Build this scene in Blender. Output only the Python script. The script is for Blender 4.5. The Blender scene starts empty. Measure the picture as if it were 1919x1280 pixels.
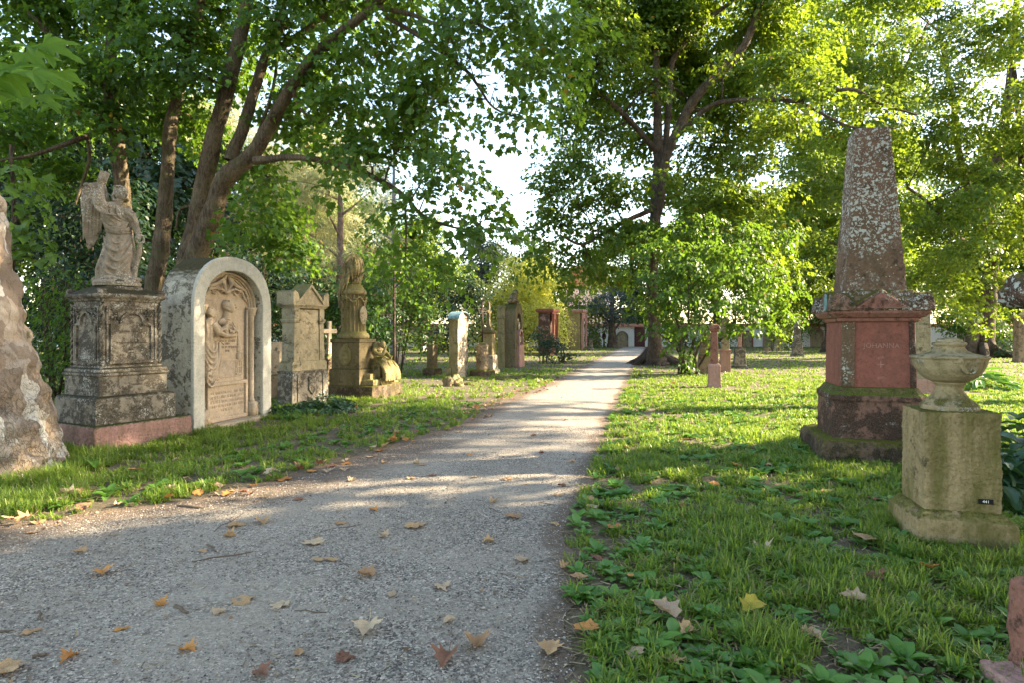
import bpy, bmesh, math, random
import numpy as np
from mathutils import Vector, Matrix, noise
C = bpy.data.collections.new("scene_collection"); bpy.context.scene.collection.children.link(C)
R = math.radians
F = 1150.0; HZ = 622.0; CH = 1.6
TMP = bpy.data.scenes.new('workshop')
def baked(o):
    TMP.collection.objects.link(o)
    with bpy.context.temp_override(scene=TMP, view_layer=TMP.view_layers[0]):
        dg = bpy.context.evaluated_depsgraph_get()
        me = bpy.data.meshes.new_from_object(o.evaluated_get(dg))
    me = me; bpy.data.objects.remove(o); return me
rng = np.random.default_rng(7); random.seed(7)
def P(px, py, d): return Vector(((px-959.5)/F*d, d, CH-(py-HZ)/F*d))
def G(px, py):
    d = CH*F/(py-HZ); return Vector(((px-959.5)/F*d, d, 0))
# ---------------------------------------------------------------- tagging
def tag(o, label=None, cat=None, group=None, kind=None):
    if label: o['label'] = label
    if cat: o['category'] = cat
    if group: o['group'] = group
    if kind: o['kind'] = kind
    return o
def thing(name, label, cat, loc=(0,0,0), rz=0.0, group=None):
    o = bpy.data.objects.new(name, None); C.objects.link(o)
    o.empty_display_size = .2
    o.location = loc; o.rotation_euler = (0,0,rz)
    return tag(o, label, cat, group)
def link(name, me, mat=None, parent=None):
    o = bpy.data.objects.new(name, me); C.objects.link(o)
    if mat: 
        me.materials.clear(); me.materials.append(mat)
    if parent: o.parent = parent
    return o
def from_bm(name, bm, mat, parent=None, smooth=False, bevel=0.0, seg=2):
    bmesh.ops.recalc_face_normals(bm, faces=bm.faces[:])
    me = bpy.data.meshes.new(name); bm.to_mesh(me); bm.free()
    if smooth:
        me.polygons.foreach_set('use_smooth', [True]*len(me.polygons))
    o = link(name, me, mat, parent)
    if bevel:
        m = o.modifiers.new('edge', 'BEVEL'); m.width = bevel; m.segments = seg; m.limit_method = 'ANGLE'; m.angle_limit = R(35)
    return o
def np_mesh(name, verts, faces_flat, starts, totals, mat, parent=None, smooth=False, tint=None):
    me = bpy.data.meshes.new(name)
    nv = len(verts)
    me.vertices.add(nv); me.vertices.foreach_set('co', np.ascontiguousarray(verts, dtype=np.float32).ravel())
    me.loops.add(len(faces_flat)); me.loops.foreach_set('vertex_index', np.ascontiguousarray(faces_flat, dtype=np.int32))
    me.polygons.add(len(starts)); me.polygons.foreach_set('loop_start', np.ascontiguousarray(starts, dtype=np.int32))
    try: me.polygons.foreach_set('loop_total', np.ascontiguousarray(totals, dtype=np.int32))
    except Exception: pass
    if smooth: me.polygons.foreach_set('use_smooth', np.ones(len(starts), dtype=bool))
    me.update(calc_edges=True)
    if tint is not None:
        a = me.attributes.new('tint', 'FLOAT', 'FACE'); a.data.foreach_set('value', np.ascontiguousarray(tint, dtype=np.float32))
    return link(name, me, mat, parent)
# ---------------------------------------------------------------- bmesh shapes
def stack(bm, rings, cx=0, cy=0, sides=4):
    """rectangular stack of (z, half_x, half_y[, cx, cy])"""
    prev = None; first = None
    for r in rings:
        z, hx, hy = r[:3]; ox, oy = (r[3], r[4]) if len(r) > 3 else (cx, cy)
        vs = [bm.verts.new((ox+sx*hx, oy+sy*hy, z)) for sx, sy in ((-1,-1),(1,-1),(1,1),(-1,1))]
        if prev:
            for i in range(4): bm.faces.new((prev[i], prev[(i+1)%4], vs[(i+1)%4], vs[i]))
        else: first = vs
        prev = vs
    bm.faces.new(prev); bm.faces.new(first[::-1])
def box(bm, x0, x1, y0, y1, z0, z1, M=None):
    vs = [bm.verts.new((x, y, z)) for z in (z0, z1) for x, y in ((x0,y0),(x1,y0),(x1,y1),(x0,y1))]
    for f in ((0,1,2,3),(4,5,6,7),(0,1,5,4),(1,2,6,5),(2,3,7,6),(3,0,4,7)): bm.faces.new([vs[i] for i in f])
    if M is not None:
        for v in vs: v.co = M @ v.co
def lathe(bm, prof, n=32, c=(0,0,0), flute=0, famp=0.0, a0=0):
    rings = []
    for r, z in prof:
        ring = []
        for i in range(n):
            a = 2*math.pi*i/n + a0
            rr = r*(1-famp*abs(math.sin(a*flute/2)) ) if flute else r
            ring.append(bm.verts.new((c[0]+rr*math.cos(a), c[1]+rr*math.sin(a), c[2]+z)))
        rings.append(ring)
    for a, b in zip(rings, rings[1:]):
        for i in range(n): bm.faces.new((a[i], a[(i+1)%n], b[(i+1)%n], b[i]))
    bm.faces.new(rings[0][::-1]); bm.faces.new(rings[-1])
def prism(bm, pts, y0, y1):
    """polygon in x,z extruded along y"""
    a = [bm.verts.new((x, y0, z)) for x, z in pts]; b = [bm.verts.new((x, y1, z)) for x, z in pts]
    n = len(pts)
    bm.faces.new(a); bm.faces.new(b[::-1])
    for i in range(n): bm.faces.new((a[i], b[i], b[(i+1)%n], a[(i+1)%n]))
def band(bm, outer, inner, y0, y1):
    """closed frame between two matching open outlines (x,z) extruded along y (ends capped)"""
    n = len(outer)
    o0 = [bm.verts.new((x,y0,z)) for x,z in outer]; i0 = [bm.verts.new((x,y0,z)) for x,z in inner]
    o1 = [bm.verts.new((x,y1,z)) for x,z in outer]; i1 = [bm.verts.new((x,y1,z)) for x,z in inner]
    for k in range(n-1):
        bm.faces.new((o0[k],o0[k+1],i0[k+1],i0[k])); bm.faces.new((o1[k],i1[k],i1[k+1],o1[k+1]))
        bm.faces.new((o0[k],o1[k],o1[k+1],o0[k+1])); bm.faces.new((i0[k],i0[k+1],i1[k+1],i1[k]))
    for k in (0, n-1): bm.faces.new((o0[k],i0[k],i1[k],o1[k]))
def arch_pts(hw, spring, rise, n=24, z0=0, e=2.0, cx=0):
    pts = [(cx-hw, z0)]
    for k in range(n+1):
        t = math.pi*(1-k/n)
        c, s = math.cos(t), math.sin(t)
        pts.append((cx+hw*math.copysign(abs(c)**(2/e), c), spring+rise*abs(s)**(2/e)))
    pts.append((cx+hw, z0)); return pts
def tube(bm, pts, rad, n=8, flat=1.0, up=None):
    pts = [Vector(p) for p in pts]
    if not hasattr(rad, '__len__'): rad = [rad]*len(pts)
    rings = []; ref = Vector(up) if up else Vector((0.13,0.2,1))
    for i, p in enumerate(pts):
        t = (pts[min(i+1,len(pts)-1)]-pts[max(i-1,0)]).normalized()
        u = t.cross(ref)
        if u.length < 1e-3: u = t.cross(Vector((1,0,0)))
        u.normalize(); w = u.cross(t).normalized()
        rings.append([bm.verts.new(p+u*math.cos(2*math.pi*k/n)*rad[i]+w*math.sin(2*math.pi*k/n)*rad[i]*flat) for k in range(n)])
    for a, b in zip(rings, rings[1:]):
        for k in range(n): bm.faces.new((a[k], a[(k+1)%n], b[(k+1)%n], b[k]))
    bm.faces.new(rings[0][::-1]); bm.faces.new(rings[-1])
def ell(bm, c, r, rot=None, sub=3):
    M = Matrix.Translation(c) @ (rot.to_4x4() if rot else Matrix.Identity(4)) @ Matrix.Diagonal((*((r,)*3 if not hasattr(r,'__len__') else r), 1))
    bmesh.ops.create_icosphere(bm, subdivisions=sub, radius=1, matrix=M)
def crom(pts, n=6):
    """Catmull-Rom through rows of numbers"""
    A = np.array(pts, dtype=float); A = np.vstack([2*A[0]-A[1], A, 2*A[-1]-A[-2]]); out = []
    for i in range(1, len(A)-2):
        for k in range(n):
            t = k/n; p0,p1,p2,p3 = A[i-1],A[i],A[i+1],A[i+2]
            out.append(.5*((2*p1)+(-p0+p2)*t+(2*p0-5*p1+4*p2-p3)*t*t+(-p0+3*p1-3*p2+p3)*t**3))
    out.append(A[-2]); return np.array(out)
def sculpt(name, bm, mat, parent, voxel=.012, smooth=2, rough=0.0, rs=20, smooth_shade=True, erode=0.0, es=3):
    """one continuous carved surface: fuse the pieces, then weather it"""
    bmesh.ops.recalc_face_normals(bm, faces=bm.faces[:])
    me = bpy.data.meshes.new(name+'_raw'); bm.to_mesh(me); bm.free()
    o = bpy.data.objects.new('tmp', me)
    m = o.modifiers.new('r', 'REMESH'); m.mode = 'VOXEL'; m.voxel_size = voxel
    if smooth:
        s = o.modifiers.new('s', 'SMOOTH'); s.iterations = smooth; s.factor = .5
    me2 = baked(o); me2.name = name; bpy.data.meshes.remove(me)
    if rough or erode:
        off = Vector((random.random()*50, random.random()*50, 0))
        me2.update()
        nv = len(me2.vertices); co = np.empty(nv*3, np.float32); no = np.empty(nv*3, np.float32)
        me2.vertices.foreach_get('co', co); me2.vertex_normals.foreach_get('vector', no); co = co.reshape(-1,3); no = no.reshape(-1,3); dd = np.zeros(nv, np.float32)
        for i in range(nv):
            c = Vector(co[i]); q = c*rs+off; d = rough*(noise.noise(q)+.5*noise.noise(q*2.3))
            if erode:
                e = noise.noise(c*es+off); d -= erode*max(0, e-.05)*2.0*(0.6+.8*abs(noise.noise(c*es*4)))
            dd[i] = d
        co += no*dd[:,None]; me2.vertices.foreach_set('co', co.ravel()); me2.update()
    if smooth_shade: me2.polygons.foreach_set('use_smooth', [True]*len(me2.polygons))
    return link(name, me2, mat, parent)
def text(name, body, size, loc, mat, parent, depth=.002):
    rows = body.split('\n')
    if len(rows) > 1:
        for i, r_ in enumerate(rows): text(name, r_, size, (loc[0], loc[1], loc[2]+size*1.0*((len(rows)-1)/2-i)), mat, parent, depth)
        return
    cu = bpy.data.curves.new(name, 'FONT'); cu.body = body; cu.size = size; cu.align_x = 'CENTER'; cu.align_y = 'CENTER'
    cu.extrude = depth; cu.space_line = 1.0; cu.resolution_u = 2
    o = bpy.data.objects.new('t', cu); me = baked(o)
    me.transform(Matrix.Translation(loc) @ Matrix.Rotation(R(90), 4, 'X'))
    return link(name, me, mat, parent)
# ---------------------------------------------------------------- materials
def newmat(name):
    m = bpy.data.materials.new(name); m.use_nodes = True; nt = m.node_tree; nt.nodes.clear()
    out = nt.nodes.new('ShaderNodeOutputMaterial'); return m, nt, out
class N:
    def __init__(s, nt): s.nt = nt
    def n(s, t, **k):
        x = s.nt.nodes.new(t)
        for a, v in k.items(): setattr(x, a, v)
        return x
    def l(s, a, b): s.nt.links.new(a, b)
    def noise(s, co, scale, detail=6, rough=.6, dist=0.0):
        x = s.n('ShaderNodeTexNoise'); x.inputs['Scale'].default_value = scale; x.inputs['Detail'].default_value = detail
        x.inputs['Roughness'].default_value = rough; x.inputs['Distortion'].default_value = dist; s.l(co, x.inputs['Vector']); return x.outputs['Fac']
    def voro(s, co, scale, feature='F1', out='Distance', rnd=1.0):
        x = s.n('ShaderNodeTexVoronoi', feature=feature); x.inputs['Scale'].default_value = scale; x.inputs['Randomness'].default_value = rnd
        s.l(co, x.inputs['Vector']); return x.outputs[out]
    def ramp(s, fac, a, b, va=0.0, vb=1.0):
        x = s.n('ShaderNodeMapRange'); x.interpolation_type = 'SMOOTHSTEP'
        for k, v in (('From Min', a), ('From Max', b), ('To Min', va), ('To Max', vb)): x.inputs[k].default_value = v
        s.l(fac, x.inputs['Value']); return x.outputs['Result']
    def mix(s, fac, a, b, mode='MIX'):
        x = s.n('ShaderNodeMix', data_type='RGBA', blend_type=mode)
        if hasattr(fac, 'links'): s.l(fac, x.inputs[0])
        else: x.inputs[0].default_value = fac
        for i, c in ((6, a), (7, b)):
            if hasattr(c, 'links'): s.l(c, x.inputs[i])
            else: x.inputs[i].default_value = (*c, 1)
        return x.outputs[2]
    def math(s, op, a, b=0.0):
        x = s.n('ShaderNodeMath', operation=op)
        for i, v in ((0, a), (1, b)):
            if hasattr(v, 'links'): s.l(v, x.inputs[i])
            else: x.inputs[i].default_value = v
        return x.outputs[0]
    def coord(s, kind='Object', scale=(1,1,1)):
        x = s.n('ShaderNodeTexCoord'); mp = s.n('ShaderNodeMapping'); mp.inputs['Scale'].default_value = scale
        s.l(x.outputs[kind], mp.inputs['Vector']); return mp.outputs['Vector']
    def bump(s, h, strength, dist, prev=None):
        x = s.n('ShaderNodeBump'); x.inputs['Strength'].default_value = strength; x.inputs['Distance'].default_value = dist
        s.l(h, x.inputs['Height'])
        if prev is not None: s.l(prev, x.inputs['Normal'])
        return x.outputs['Normal']
def stone(name, c1, c2, stain=(.016,.014,.010), st=(.5,.72), lichen=None, li=(.56,.6), ls=14, moss=0.0, mosscol=(.07,.085,.012), bump=.5, streak=.5, rough=.9, side_moss=0.0, tool=0.0, spots=0.0, lz=None):
    m, nt, out = newmat(name); n = N(nt); co = n.coord(); cs = n.coord(scale=(1,1,.18))
    big = n.noise(co, 2.2, 5); mid = n.noise(co, 11, 8, .65); fine = n.noise(co, 70, 6, .7)
    col = n.mix(n.ramp(big, .35, .65), c1, c2)
    col = n.mix(n.ramp(mid, .3, .75), col, tuple(x*1.25 for x in c1))
    col = n.mix(n.ramp(n.noise(cs, 7, 5, .6), .5, .75, 0, streak), col, tuple(x*.45 for x in c2))
    sf = n.math('ADD', n.math('MULTIPLY', n.noise(co, 3.1, 9, .72, .6), .6), n.math('MULTIPLY', n.noise(co, 12, 8, .7, .4), .4))
    smask = n.ramp(sf, st[0]+.015, st[0]+.015+(st[1]-st[0])*.6, 0, .94)
    col = n.mix(smask, col, stain)
    grit = n.noise(co, 34, 5, .7)
    col = n.mix(n.ramp(grit, .54, .66, 0, .7), col, tuple(x*.42 for x in c2)); col = n.mix(n.ramp(grit, .30, .44, .4, 0), col, tuple(min(1,x*1.55) for x in c1))
    col = n.mix(n.ramp(fine, .35, .7, 0, .4), col, tuple(min(1,x*1.5) for x in c1))
    geo = n.n('ShaderNodeNewGeometry'); sep = n.n('ShaderNodeSeparateXYZ'); n.l(geo.outputs['Normal'], sep.inputs[0])
    if side_moss:
        sm = n.math('MULTIPLY', n.ramp(n.noise(cs, 4, 6, .65, .3), .4, .66, 0, side_moss), 1.0)
        col = n.mix(sm, col, mosscol)
    h = n.math('ADD', n.math('ADD', mid, n.math('MULTIPLY', fine, .6)), n.math('MULTIPLY', grit, .7))
    if spots:
        v = n.voro(co, 24); k = n.noise(co, 5.0, 4)
        mk = n.math('MULTIPLY', n.ramp(v, .16, .24, 1, 0), n.ramp(k, .5, .56))
        col = n.mix(n.math('MULTIPLY', mk, spots), col, (.5,.5,.42))
    if lichen:
        wn_ = n.n('ShaderNodeTexNoise'); wn_.inputs['Scale'].default_value = ls*1.1; wn_.inputs['Detail'].default_value = 4; n.l(co, wn_.inputs['Vector'])
        wm = n.n('ShaderNodeMix', data_type='VECTOR'); wm.inputs[0].default_value = 1.6/ls; n.l(co, wm.inputs[4]); n.l(wn_.outputs['Color'], wm.inputs[5])
        d1 = n.voro(wm.outputs[1], ls); d2 = n.voro(wm.outputs[1], ls*2.1); d = n.math('MINIMUM', d1, n.math('ADD', d2, .04)); k = n.noise(co, 1.7, 6, .62); w = n.noise(co, ls*1.7, 4, .6, .5)
        if lz:
            zz = n.n('ShaderNodeSeparateXYZ'); n.l(co, zz.inputs[0]); k = n.math('ADD', k, n.ramp(zz.outputs['Z'], lz[0], lz[1], -.07, .11))
        mk = n.math('MULTIPLY', n.ramp(n.math('ADD', n.math('MULTIPLY', d, .9), n.math('MULTIPLY', w, -.75)), -.10, -.02, 1, 0), n.ramp(n.math('ADD', n.math('MULTIPLY', k, .8), n.math('MULTIPLY', mid, .25)), li[0], li[1]+.03))
        col = n.mix(mk, col, lichen); h = n.math('ADD', h, n.math('MULTIPLY', mk, .5))
    if moss:
        mk = n.math('MULTIPLY', n.ramp(sep.outputs['Z'], .35, .75), n.ramp(n.math('ADD', mid, n.math('MULTIPLY', big, .6)), .95-moss*.6, 1.1-moss*.6))
        mc = n.mix(n.ramp(fine, .3, .7), tuple(x*.55 for x in mosscol), tuple(x*1.6 for x in mosscol))
        col = n.mix(mk, col, mc); h = n.math('ADD', h, n.math('MULTIPLY', mk, 1.2))
    b = n.n('ShaderNodeBsdfPrincipled'); n.l(col, b.inputs['Base Color']); b.inputs['Roughness'].default_value = rough
    b.inputs['Specular IOR Level'].default_value = .25
    nn = n.bump(h, bump, .02)
    if tool: nn = n.bump(n.noise(n.coord(scale=(1,1,.5)), 28, 3, .5), tool, .02, nn)
    n.l(nn, b.inputs['Normal']); n.l(b.outputs[0], out.inputs[0]); return m
def plain(name, col, rough=.8, metal=0.0, bump=0.0, scale=30, var=.3):
    m, nt, out = newmat(name); n = N(nt); co = n.coord()
    f = n.noise(co, scale, 6, .65)
    c = n.mix(n.ramp(f, .3, .7), tuple(x*(1-var) for x in col), tuple(min(1,x*(1+var)) for x in col))
    b = n.n('ShaderNodeBsdfPrincipled'); n.l(c, b.inputs['Base Color']); b.inputs['Roughness'].default_value = rough; b.inputs['Metallic'].default_value = metal
    b.inputs['Specular IOR Level'].default_value = .3
    if bump: n.l(n.bump(f, bump, .02), b.inputs['Normal'])
    n.l(b.outputs[0], out.inputs[0]); return m
def leafmat(name, dark, mid, light, trans, tfac=.4, rough=.42, rare=None, spec=.35):
    m, nt, out = newmat(name); n = N(nt)
    a = n.n('ShaderNodeAttribute', attribute_name='tint'); cr = n.n('ShaderNodeValToRGB'); n.l(a.outputs['Fac'], cr.inputs[0])
    e = cr.color_ramp.elements; e[0].color = (*dark,1); e[1].color = (*light,1); x = e.new(.5); x.color = (*mid,1)
    if rare:
        x = e.new(.985); x.color = (*light,1); e[-1].position = 1.0; e[-1].color = (*rare,1)
    b = n.n('ShaderNodeBsdfPrincipled'); n.l(cr.outputs[0], b.inputs['Base Color']); b.inputs['Roughness'].default_value = rough
    b.inputs['Specular IOR Level'].default_value = spec
    t = n.n('ShaderNodeBsdfTranslucent'); tc = n.mix(.5, cr.outputs[0], trans); n.l(tc, t.inputs['Color'])
    mx = n.n('ShaderNodeMixShader'); mx.inputs[0].default_value = tfac
    n.l(b.outputs[0], mx.inputs[1]); n.l(t.outputs[0], mx.inputs[2]); n.l(mx.outputs[0], out.inputs[0]); return m
def barkmat(name, c1, c2, patch=None, vs=6, mossy=0.0):
    m, nt, out = newmat(name); n = N(nt); co = n.coord(scale=(1,1,.22)); c0 = n.coord()
    r = n.noise(co, 26, 8, .7, .8); big = n.noise(c0, 2.5, 5)
    col = n.mix(n.ramp(r, .35, .65), tuple(x*.4 for x in c1), c1); col = n.mix(n.ramp(big, .4, .65), col, c2, 'MIX')
    col = n.mix(n.ramp(r, .3, .6, .75, 0), col, tuple(x*.35 for x in c1))
    if mossy: col = n.mix(n.ramp(n.noise(c0, 5, 6), .5, .65, 0, mossy), col, (.07,.08,.015))
    mk = n.math('MULTIPLY', n.ramp(n.voro(c0, 18), .1, .2, 1, 0), n.ramp(n.noise(c0, 1.8, 3), .52, .58)); col = n.mix(n.math('MULTIPLY', mk, .5), col, (.35,.34,.28))
    b = n.n('ShaderNodeBsdfPrincipled'); n.l(col, b.inputs['Base Color']); b.inputs['Roughness'].default_value = .9; b.inputs['Specular IOR Level'].default_value = .2
    n.l(n.bump(n.noise(co, 60, 4, .7), .6, .03, n.bump(r, 1.0, .12)), b.inputs['Normal']); n.l(b.outputs[0], out.inputs[0]); return m
def planebark(name):
    m, nt, out = newmat(name); n = N(nt); co = n.coord(scale=(1,1,.6))
    w = n.n('ShaderNodeTexNoise'); w.inputs['Scale'].default_value = 5; w.inputs['Detail'].default_value = 6; n.l(co, w.inputs['Vector'])
    mx = n.n('ShaderNodeMix', data_type='VECTOR'); mx.inputs[0].default_value = .22; n.l(co, mx.inputs[4]); n.l(w.outputs['Color'], mx.inputs[5]); v = mx.outputs[1]
    cell = n.n('ShaderNodeTexVoronoi'); cell.inputs['Scale'].default_value = 9; n.l(v, cell.inputs['Vector'])
    sep = n.n('ShaderNodeSeparateColor'); n.l(cell.outputs['Color'], sep.inputs[0])
    cr = n.n('ShaderNodeValToRGB'); n.l(sep.outputs[0], cr.inputs[0]); cr.color_ramp.interpolation = 'CONSTANT'
    e = cr.color_ramp.elements; e[0].color = (.22,.175,.14,1); e[1].position = .3; e[1].color = (.36,.305,.255,1)
    for p_, c_ in ((.5,(.29,.23,.18,1)), (.64,(.54,.51,.46,1)), (.76,(.38,.29,.21,1)), (.9,(.60,.60,.57,1))): x = e.new(p_); x.color = c_
    fine = n.noise(n.coord(), 60, 6, .7); big = n.noise(n.coord(), 3, 5)
    col = n.mix(n.ramp(fine, .35, .7, .35, 0), cr.outputs[0], (.1,.08,.06)); col = n.mix(n.ramp(big, .5, .7, 0, .5), col, (.42,.40,.37))
    ed = n.voro(v, 9, 'DISTANCE_TO_EDGE'); col = n.mix(n.ramp(ed, .0, .03, .45, 0), col, (.10,.085,.07))
    sm = n.n('ShaderNodeTexVoronoi', feature='DISTANCE_TO_EDGE'); sm.inputs['Scale'].default_value = 26; n.l(v, sm.inputs['Vector'])
    zc = n.n('ShaderNodeTexCoord'); sz = n.n('ShaderNodeSeparateXYZ'); n.l(zc.outputs['Object'], sz.inputs[0])
    low = n.ramp(n.math('ADD', sz.outputs['Z'], n.math('MULTIPLY', big, 1.2)), .9, 2.2, 1, .15)
    col = n.mix(n.math('MULTIPLY', n.ramp(sm.outputs['Distance'], 0, .05, .5, 0), low), col, (.07,.05,.04))
    mo = n.ramp(n.noise(n.coord(), 4.5, 5), .62, .7, 0, .8); col = n.mix(mo, col, (.05,.055,.015))
    b = n.n('ShaderNodeBsdfPrincipled'); n.l(col, b.inputs['Base Color']); b.inputs['Roughness'].default_value = .85; b.inputs['Specular IOR Level'].default_value = .25
    h = n.math('ADD', n.math('MULTIPLY', sep.outputs[1], .5), n.math('MULTIPLY', n.ramp(sm.outputs['Distance'], 0, .1), low))
    nn = n.bump(h, .7, .03); nn = n.bump(fine, .4, .01, nn)
    n.l(nn, b.inputs['Normal']); n.l(b.outputs[0], out.inputs[0]); return m
M = {}
M['greystone'] = stone('angel_stone', (.23,.20,.16), (.155,.135,.105), st=(.44,.56), lichen=(.46,.46,.42), li=(.54,.585), ls=30, moss=.55, mosscol=(.035,.032,.016), bump=.5, spots=.6)
M['statue'] = stone('statue_stone', (.23,.195,.15), (.16,.135,.10), st=(.52,.68), lichen=(.48,.47,.42), li=(.5,.56), ls=42, moss=.2, mosscol=(.05,.045,.02), bump=.35, streak=.3)
M['redplinth'] = stone('pink_granite', (.33,.19,.165), (.26,.15,.13), st=(.56,.7), moss=.75, mosscol=(.05,.06,.015), bump=.9, side_moss=.35, tool=.8)
M['render'] = stone('lime_render', (.43,.42,.375), (.35,.34,.295), st=(.60,.74), streak=.3, bump=.25, moss=0, stain=(.16,.15,.12))
M['renderold'] = stone('mossy_render', (.38,.36,.30), (.27,.25,.20), st=(.49,.54), streak=.5, bump=.5, moss=.95, mosscol=(.045,.038,.014), stain=(.035,.028,.017))
M['relief'] = stone('sandstone_relief', (.40,.32,.235), (.33,.26,.19), st=(.58,.74), bump=.35, streak=.35, stain=(.13,.105,.085))
M['reliefgrey'] = stone('worn_relief', (.36,.29,.225), (.27,.225,.18), st=(.54,.72), bump=.3, streak=.3, stain=(.09,.08,.065))
M['buff'] = stone('buff_stone', (.30,.255,.175), (.20,.17,.115), st=(.50,.66), side_moss=.35, mosscol=(.15,.14,.06), bump=.5, moss=.5)
M['olive'] = stone('olive_stone', (.25,.20,.11), (.155,.13,.065), st=(.50,.66), side_moss=.5, mosscol=(.14,.125,.03), bump=.5, moss=.5)
M['darkolive'] = stone('dark_olive_stone', (.16,.125,.07), (.10,.078,.045), st=(.5,.7), side_moss=.35, mosscol=(.07,.065,.015), bump=.7, moss=.8)
M['moststep'] = stone('mossy_step', (.14,.095,.07), (.09,.065,.045), st=(.43,.56), side_moss=.3, mosscol=(.085,.085,.012), bump=.8, moss=1.05)
M['red'] = stone('red_sandstone', (.22,.105,.08), (.15,.075,.06), st=(.50,.64), lichen=(.42,.42,.38), li=(.60,.66), ls=26, bump=.4, moss=.3, streak=.5)
M['redface'] = stone('red_sandstone_face', (.215,.082,.062), (.15,.062,.046), st=(.56,.72), bump=.4, streak=.8, side_moss=.15, mosscol=(.08,.075,.05))
M['redlichen'] = stone('lichened_red_sandstone', (.145,.09,.06), (.10,.066,.045), st=(.50,.64), lichen=(.44,.46,.42), li=(.465,.525), ls=19, lz=(2.2,4.2), bump=.7, moss=.4, side_moss=.25, mosscol=(.075,.07,.03), spots=.8)
M['redmoss'] = stone('mossy_cornice', (.19,.11,.08), (.12,.075,.055), st=(.45,.56), lichen=(.44,.46,.42), li=(.50,.55), ls=24, bump=.8, moss=.9, mosscol=(.075,.07,.01), side_moss=.2)
M['redblack'] = stone('sooty_red_sandstone', (.17,.095,.072), (.10,.062,.048), st=(.43,.54), lichen=(.42,.41,.36), li=(.58,.62), ls=32, bump=.5, moss=.6)
M['urn'] = stone('urn_stone', (.31,.25,.15), (.21,.17,.095), st=(.5,.66), lichen=(.40,.41,.36), li=(.52,.58), ls=34, bump=.6, moss=.35, mosscol=(.11,.10,.03), side_moss=.4)
M['urnblock'] = stone('urn_pedestal_stone', (.34,.26,.145), (.21,.165,.08), st=(.53,.68), bump=1.0, moss=.6, mosscol=(.12,.115,.025), side_moss=.85, tool=1.0)
M['paleold'] = stone('pale_weathered_stone', (.40,.33,.245), (.27,.22,.16), st=(.51,.63), bump=.7)
M['pinkstone'] = stone('pink_stone', (.33,.20,.17), (.26,.155,.13), st=(.62,.8), bump=.3)
M['rock'] = stone('rubble_stone', (.27,.20,.13), (.16,.12,.08), st=(.48,.62), bump=1.0, moss=.6)
M['wallwhite'] = stone('white_wall_plaster', (.60,.60,.60), (.52,.52,.52), st=(.68,.82), bump=.2, streak=.25, stain=(.2,.2,.19))
M['engrave'] = plain('engraved_letters', (.12,.10,.075), .9)
M['engravered'] = plain('worn_red_letters', (.30,.17,.14), .9)
M['copper'] = plain('green_copper', (.17,.27,.27), .5, .2, scale=12)
M['iron'] = plain('rusty_iron', (.045,.03,.025), .6, .5)
M['black'] = plain('black_plate', (.012,.012,.015), .35)
M['white'] = plain('white_paint', (.8,.8,.8), .6, var=.02)
M['tile'] = plain('clay_roof_tile', (.36,.16,.09), .8, scale=8, bump=.5)
M['reddoor'] = plain('dark_red_door', (.09,.03,.03), .6)
M['pinkwall'] = plain('pink_house_wall', (.62,.25,.19), .9, var=.08, scale=3)
M['creamwall'] = plain('cream_house_wall', (.66,.58,.5), .9, var=.06, scale=3)
M['glass'] = plain('window_glass', (.04,.05,.06), .1, var=.1)
M['bark'] = barkmat('maple_bark', (.18,.135,.09), (.24,.19,.13), mossy=.5)
M['barkdark'] = barkmat('dark_bark', (.14,.10,.072), (.18,.14,.105))
M['pinebark'] = barkmat('pine_bark', (.36,.24,.18), (.42,.31,.25))
M['birch'] = barkmat('grey_birch_bark', (.38,.35,.38), (.45,.42,.44))
M['plane'] = planebark('plane_bark')
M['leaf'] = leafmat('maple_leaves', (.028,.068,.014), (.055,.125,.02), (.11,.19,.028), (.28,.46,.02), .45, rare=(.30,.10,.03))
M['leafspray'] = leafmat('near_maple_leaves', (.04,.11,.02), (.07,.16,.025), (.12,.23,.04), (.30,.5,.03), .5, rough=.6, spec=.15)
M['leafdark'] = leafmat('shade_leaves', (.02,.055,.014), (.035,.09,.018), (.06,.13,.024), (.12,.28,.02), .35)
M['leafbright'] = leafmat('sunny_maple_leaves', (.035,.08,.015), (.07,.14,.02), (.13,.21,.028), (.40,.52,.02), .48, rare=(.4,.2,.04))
M['leafyellow'] = leafmat('yellow_green_leaves', (.28,.33,.05), (.45,.48,.08), (.62,.60,.15), (.62,.64,.06), .45)  # yellow-green leaf colour, lifted to stand in for sun that misses the niche bush
M['leafpine'] = leafmat('pale_pine_needles', (.22,.25,.10), (.38,.40,.18), (.56,.53,.32), (.4,.38,.14), .25, rough=.6)
M['leafblue'] = leafmat('blue_green_needles', (.03,.05,.04), (.06,.085,.07), (.10,.13,.11), (.10,.15,.08), .2, rough=.6)
M['leafdeep'] = leafmat('evergreen_leaves', (.010,.026,.010), (.018,.042,.014), (.032,.065,.02), (.06,.14,.02), .2, rough=.35)
M['ivy'] = leafmat('ivy_leaves', (.012,.035,.014), (.025,.06,.022), (.05,.10,.04), (.07,.16,.03), .2, rough=.3)
M['grass'] = leafmat('grass_blades', (.07,.145,.018), (.15,.245,.032), (.28,.36,.07), (.36,.52,.03), .48, rough=.4, rare=(.32,.26,.13), spec=.4)
M['weed'] = leafmat('broad_weeds', (.055,.15,.022), (.10,.23,.035), (.16,.30,.06), (.18,.36,.03), .32, rough=.35)
M['hosta'] = leafmat('broad_blue_green_leaves', (.028,.075,.03), (.045,.105,.045), (.085,.14,.075), (.12,.25,.05), .28, rough=.33)
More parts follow.
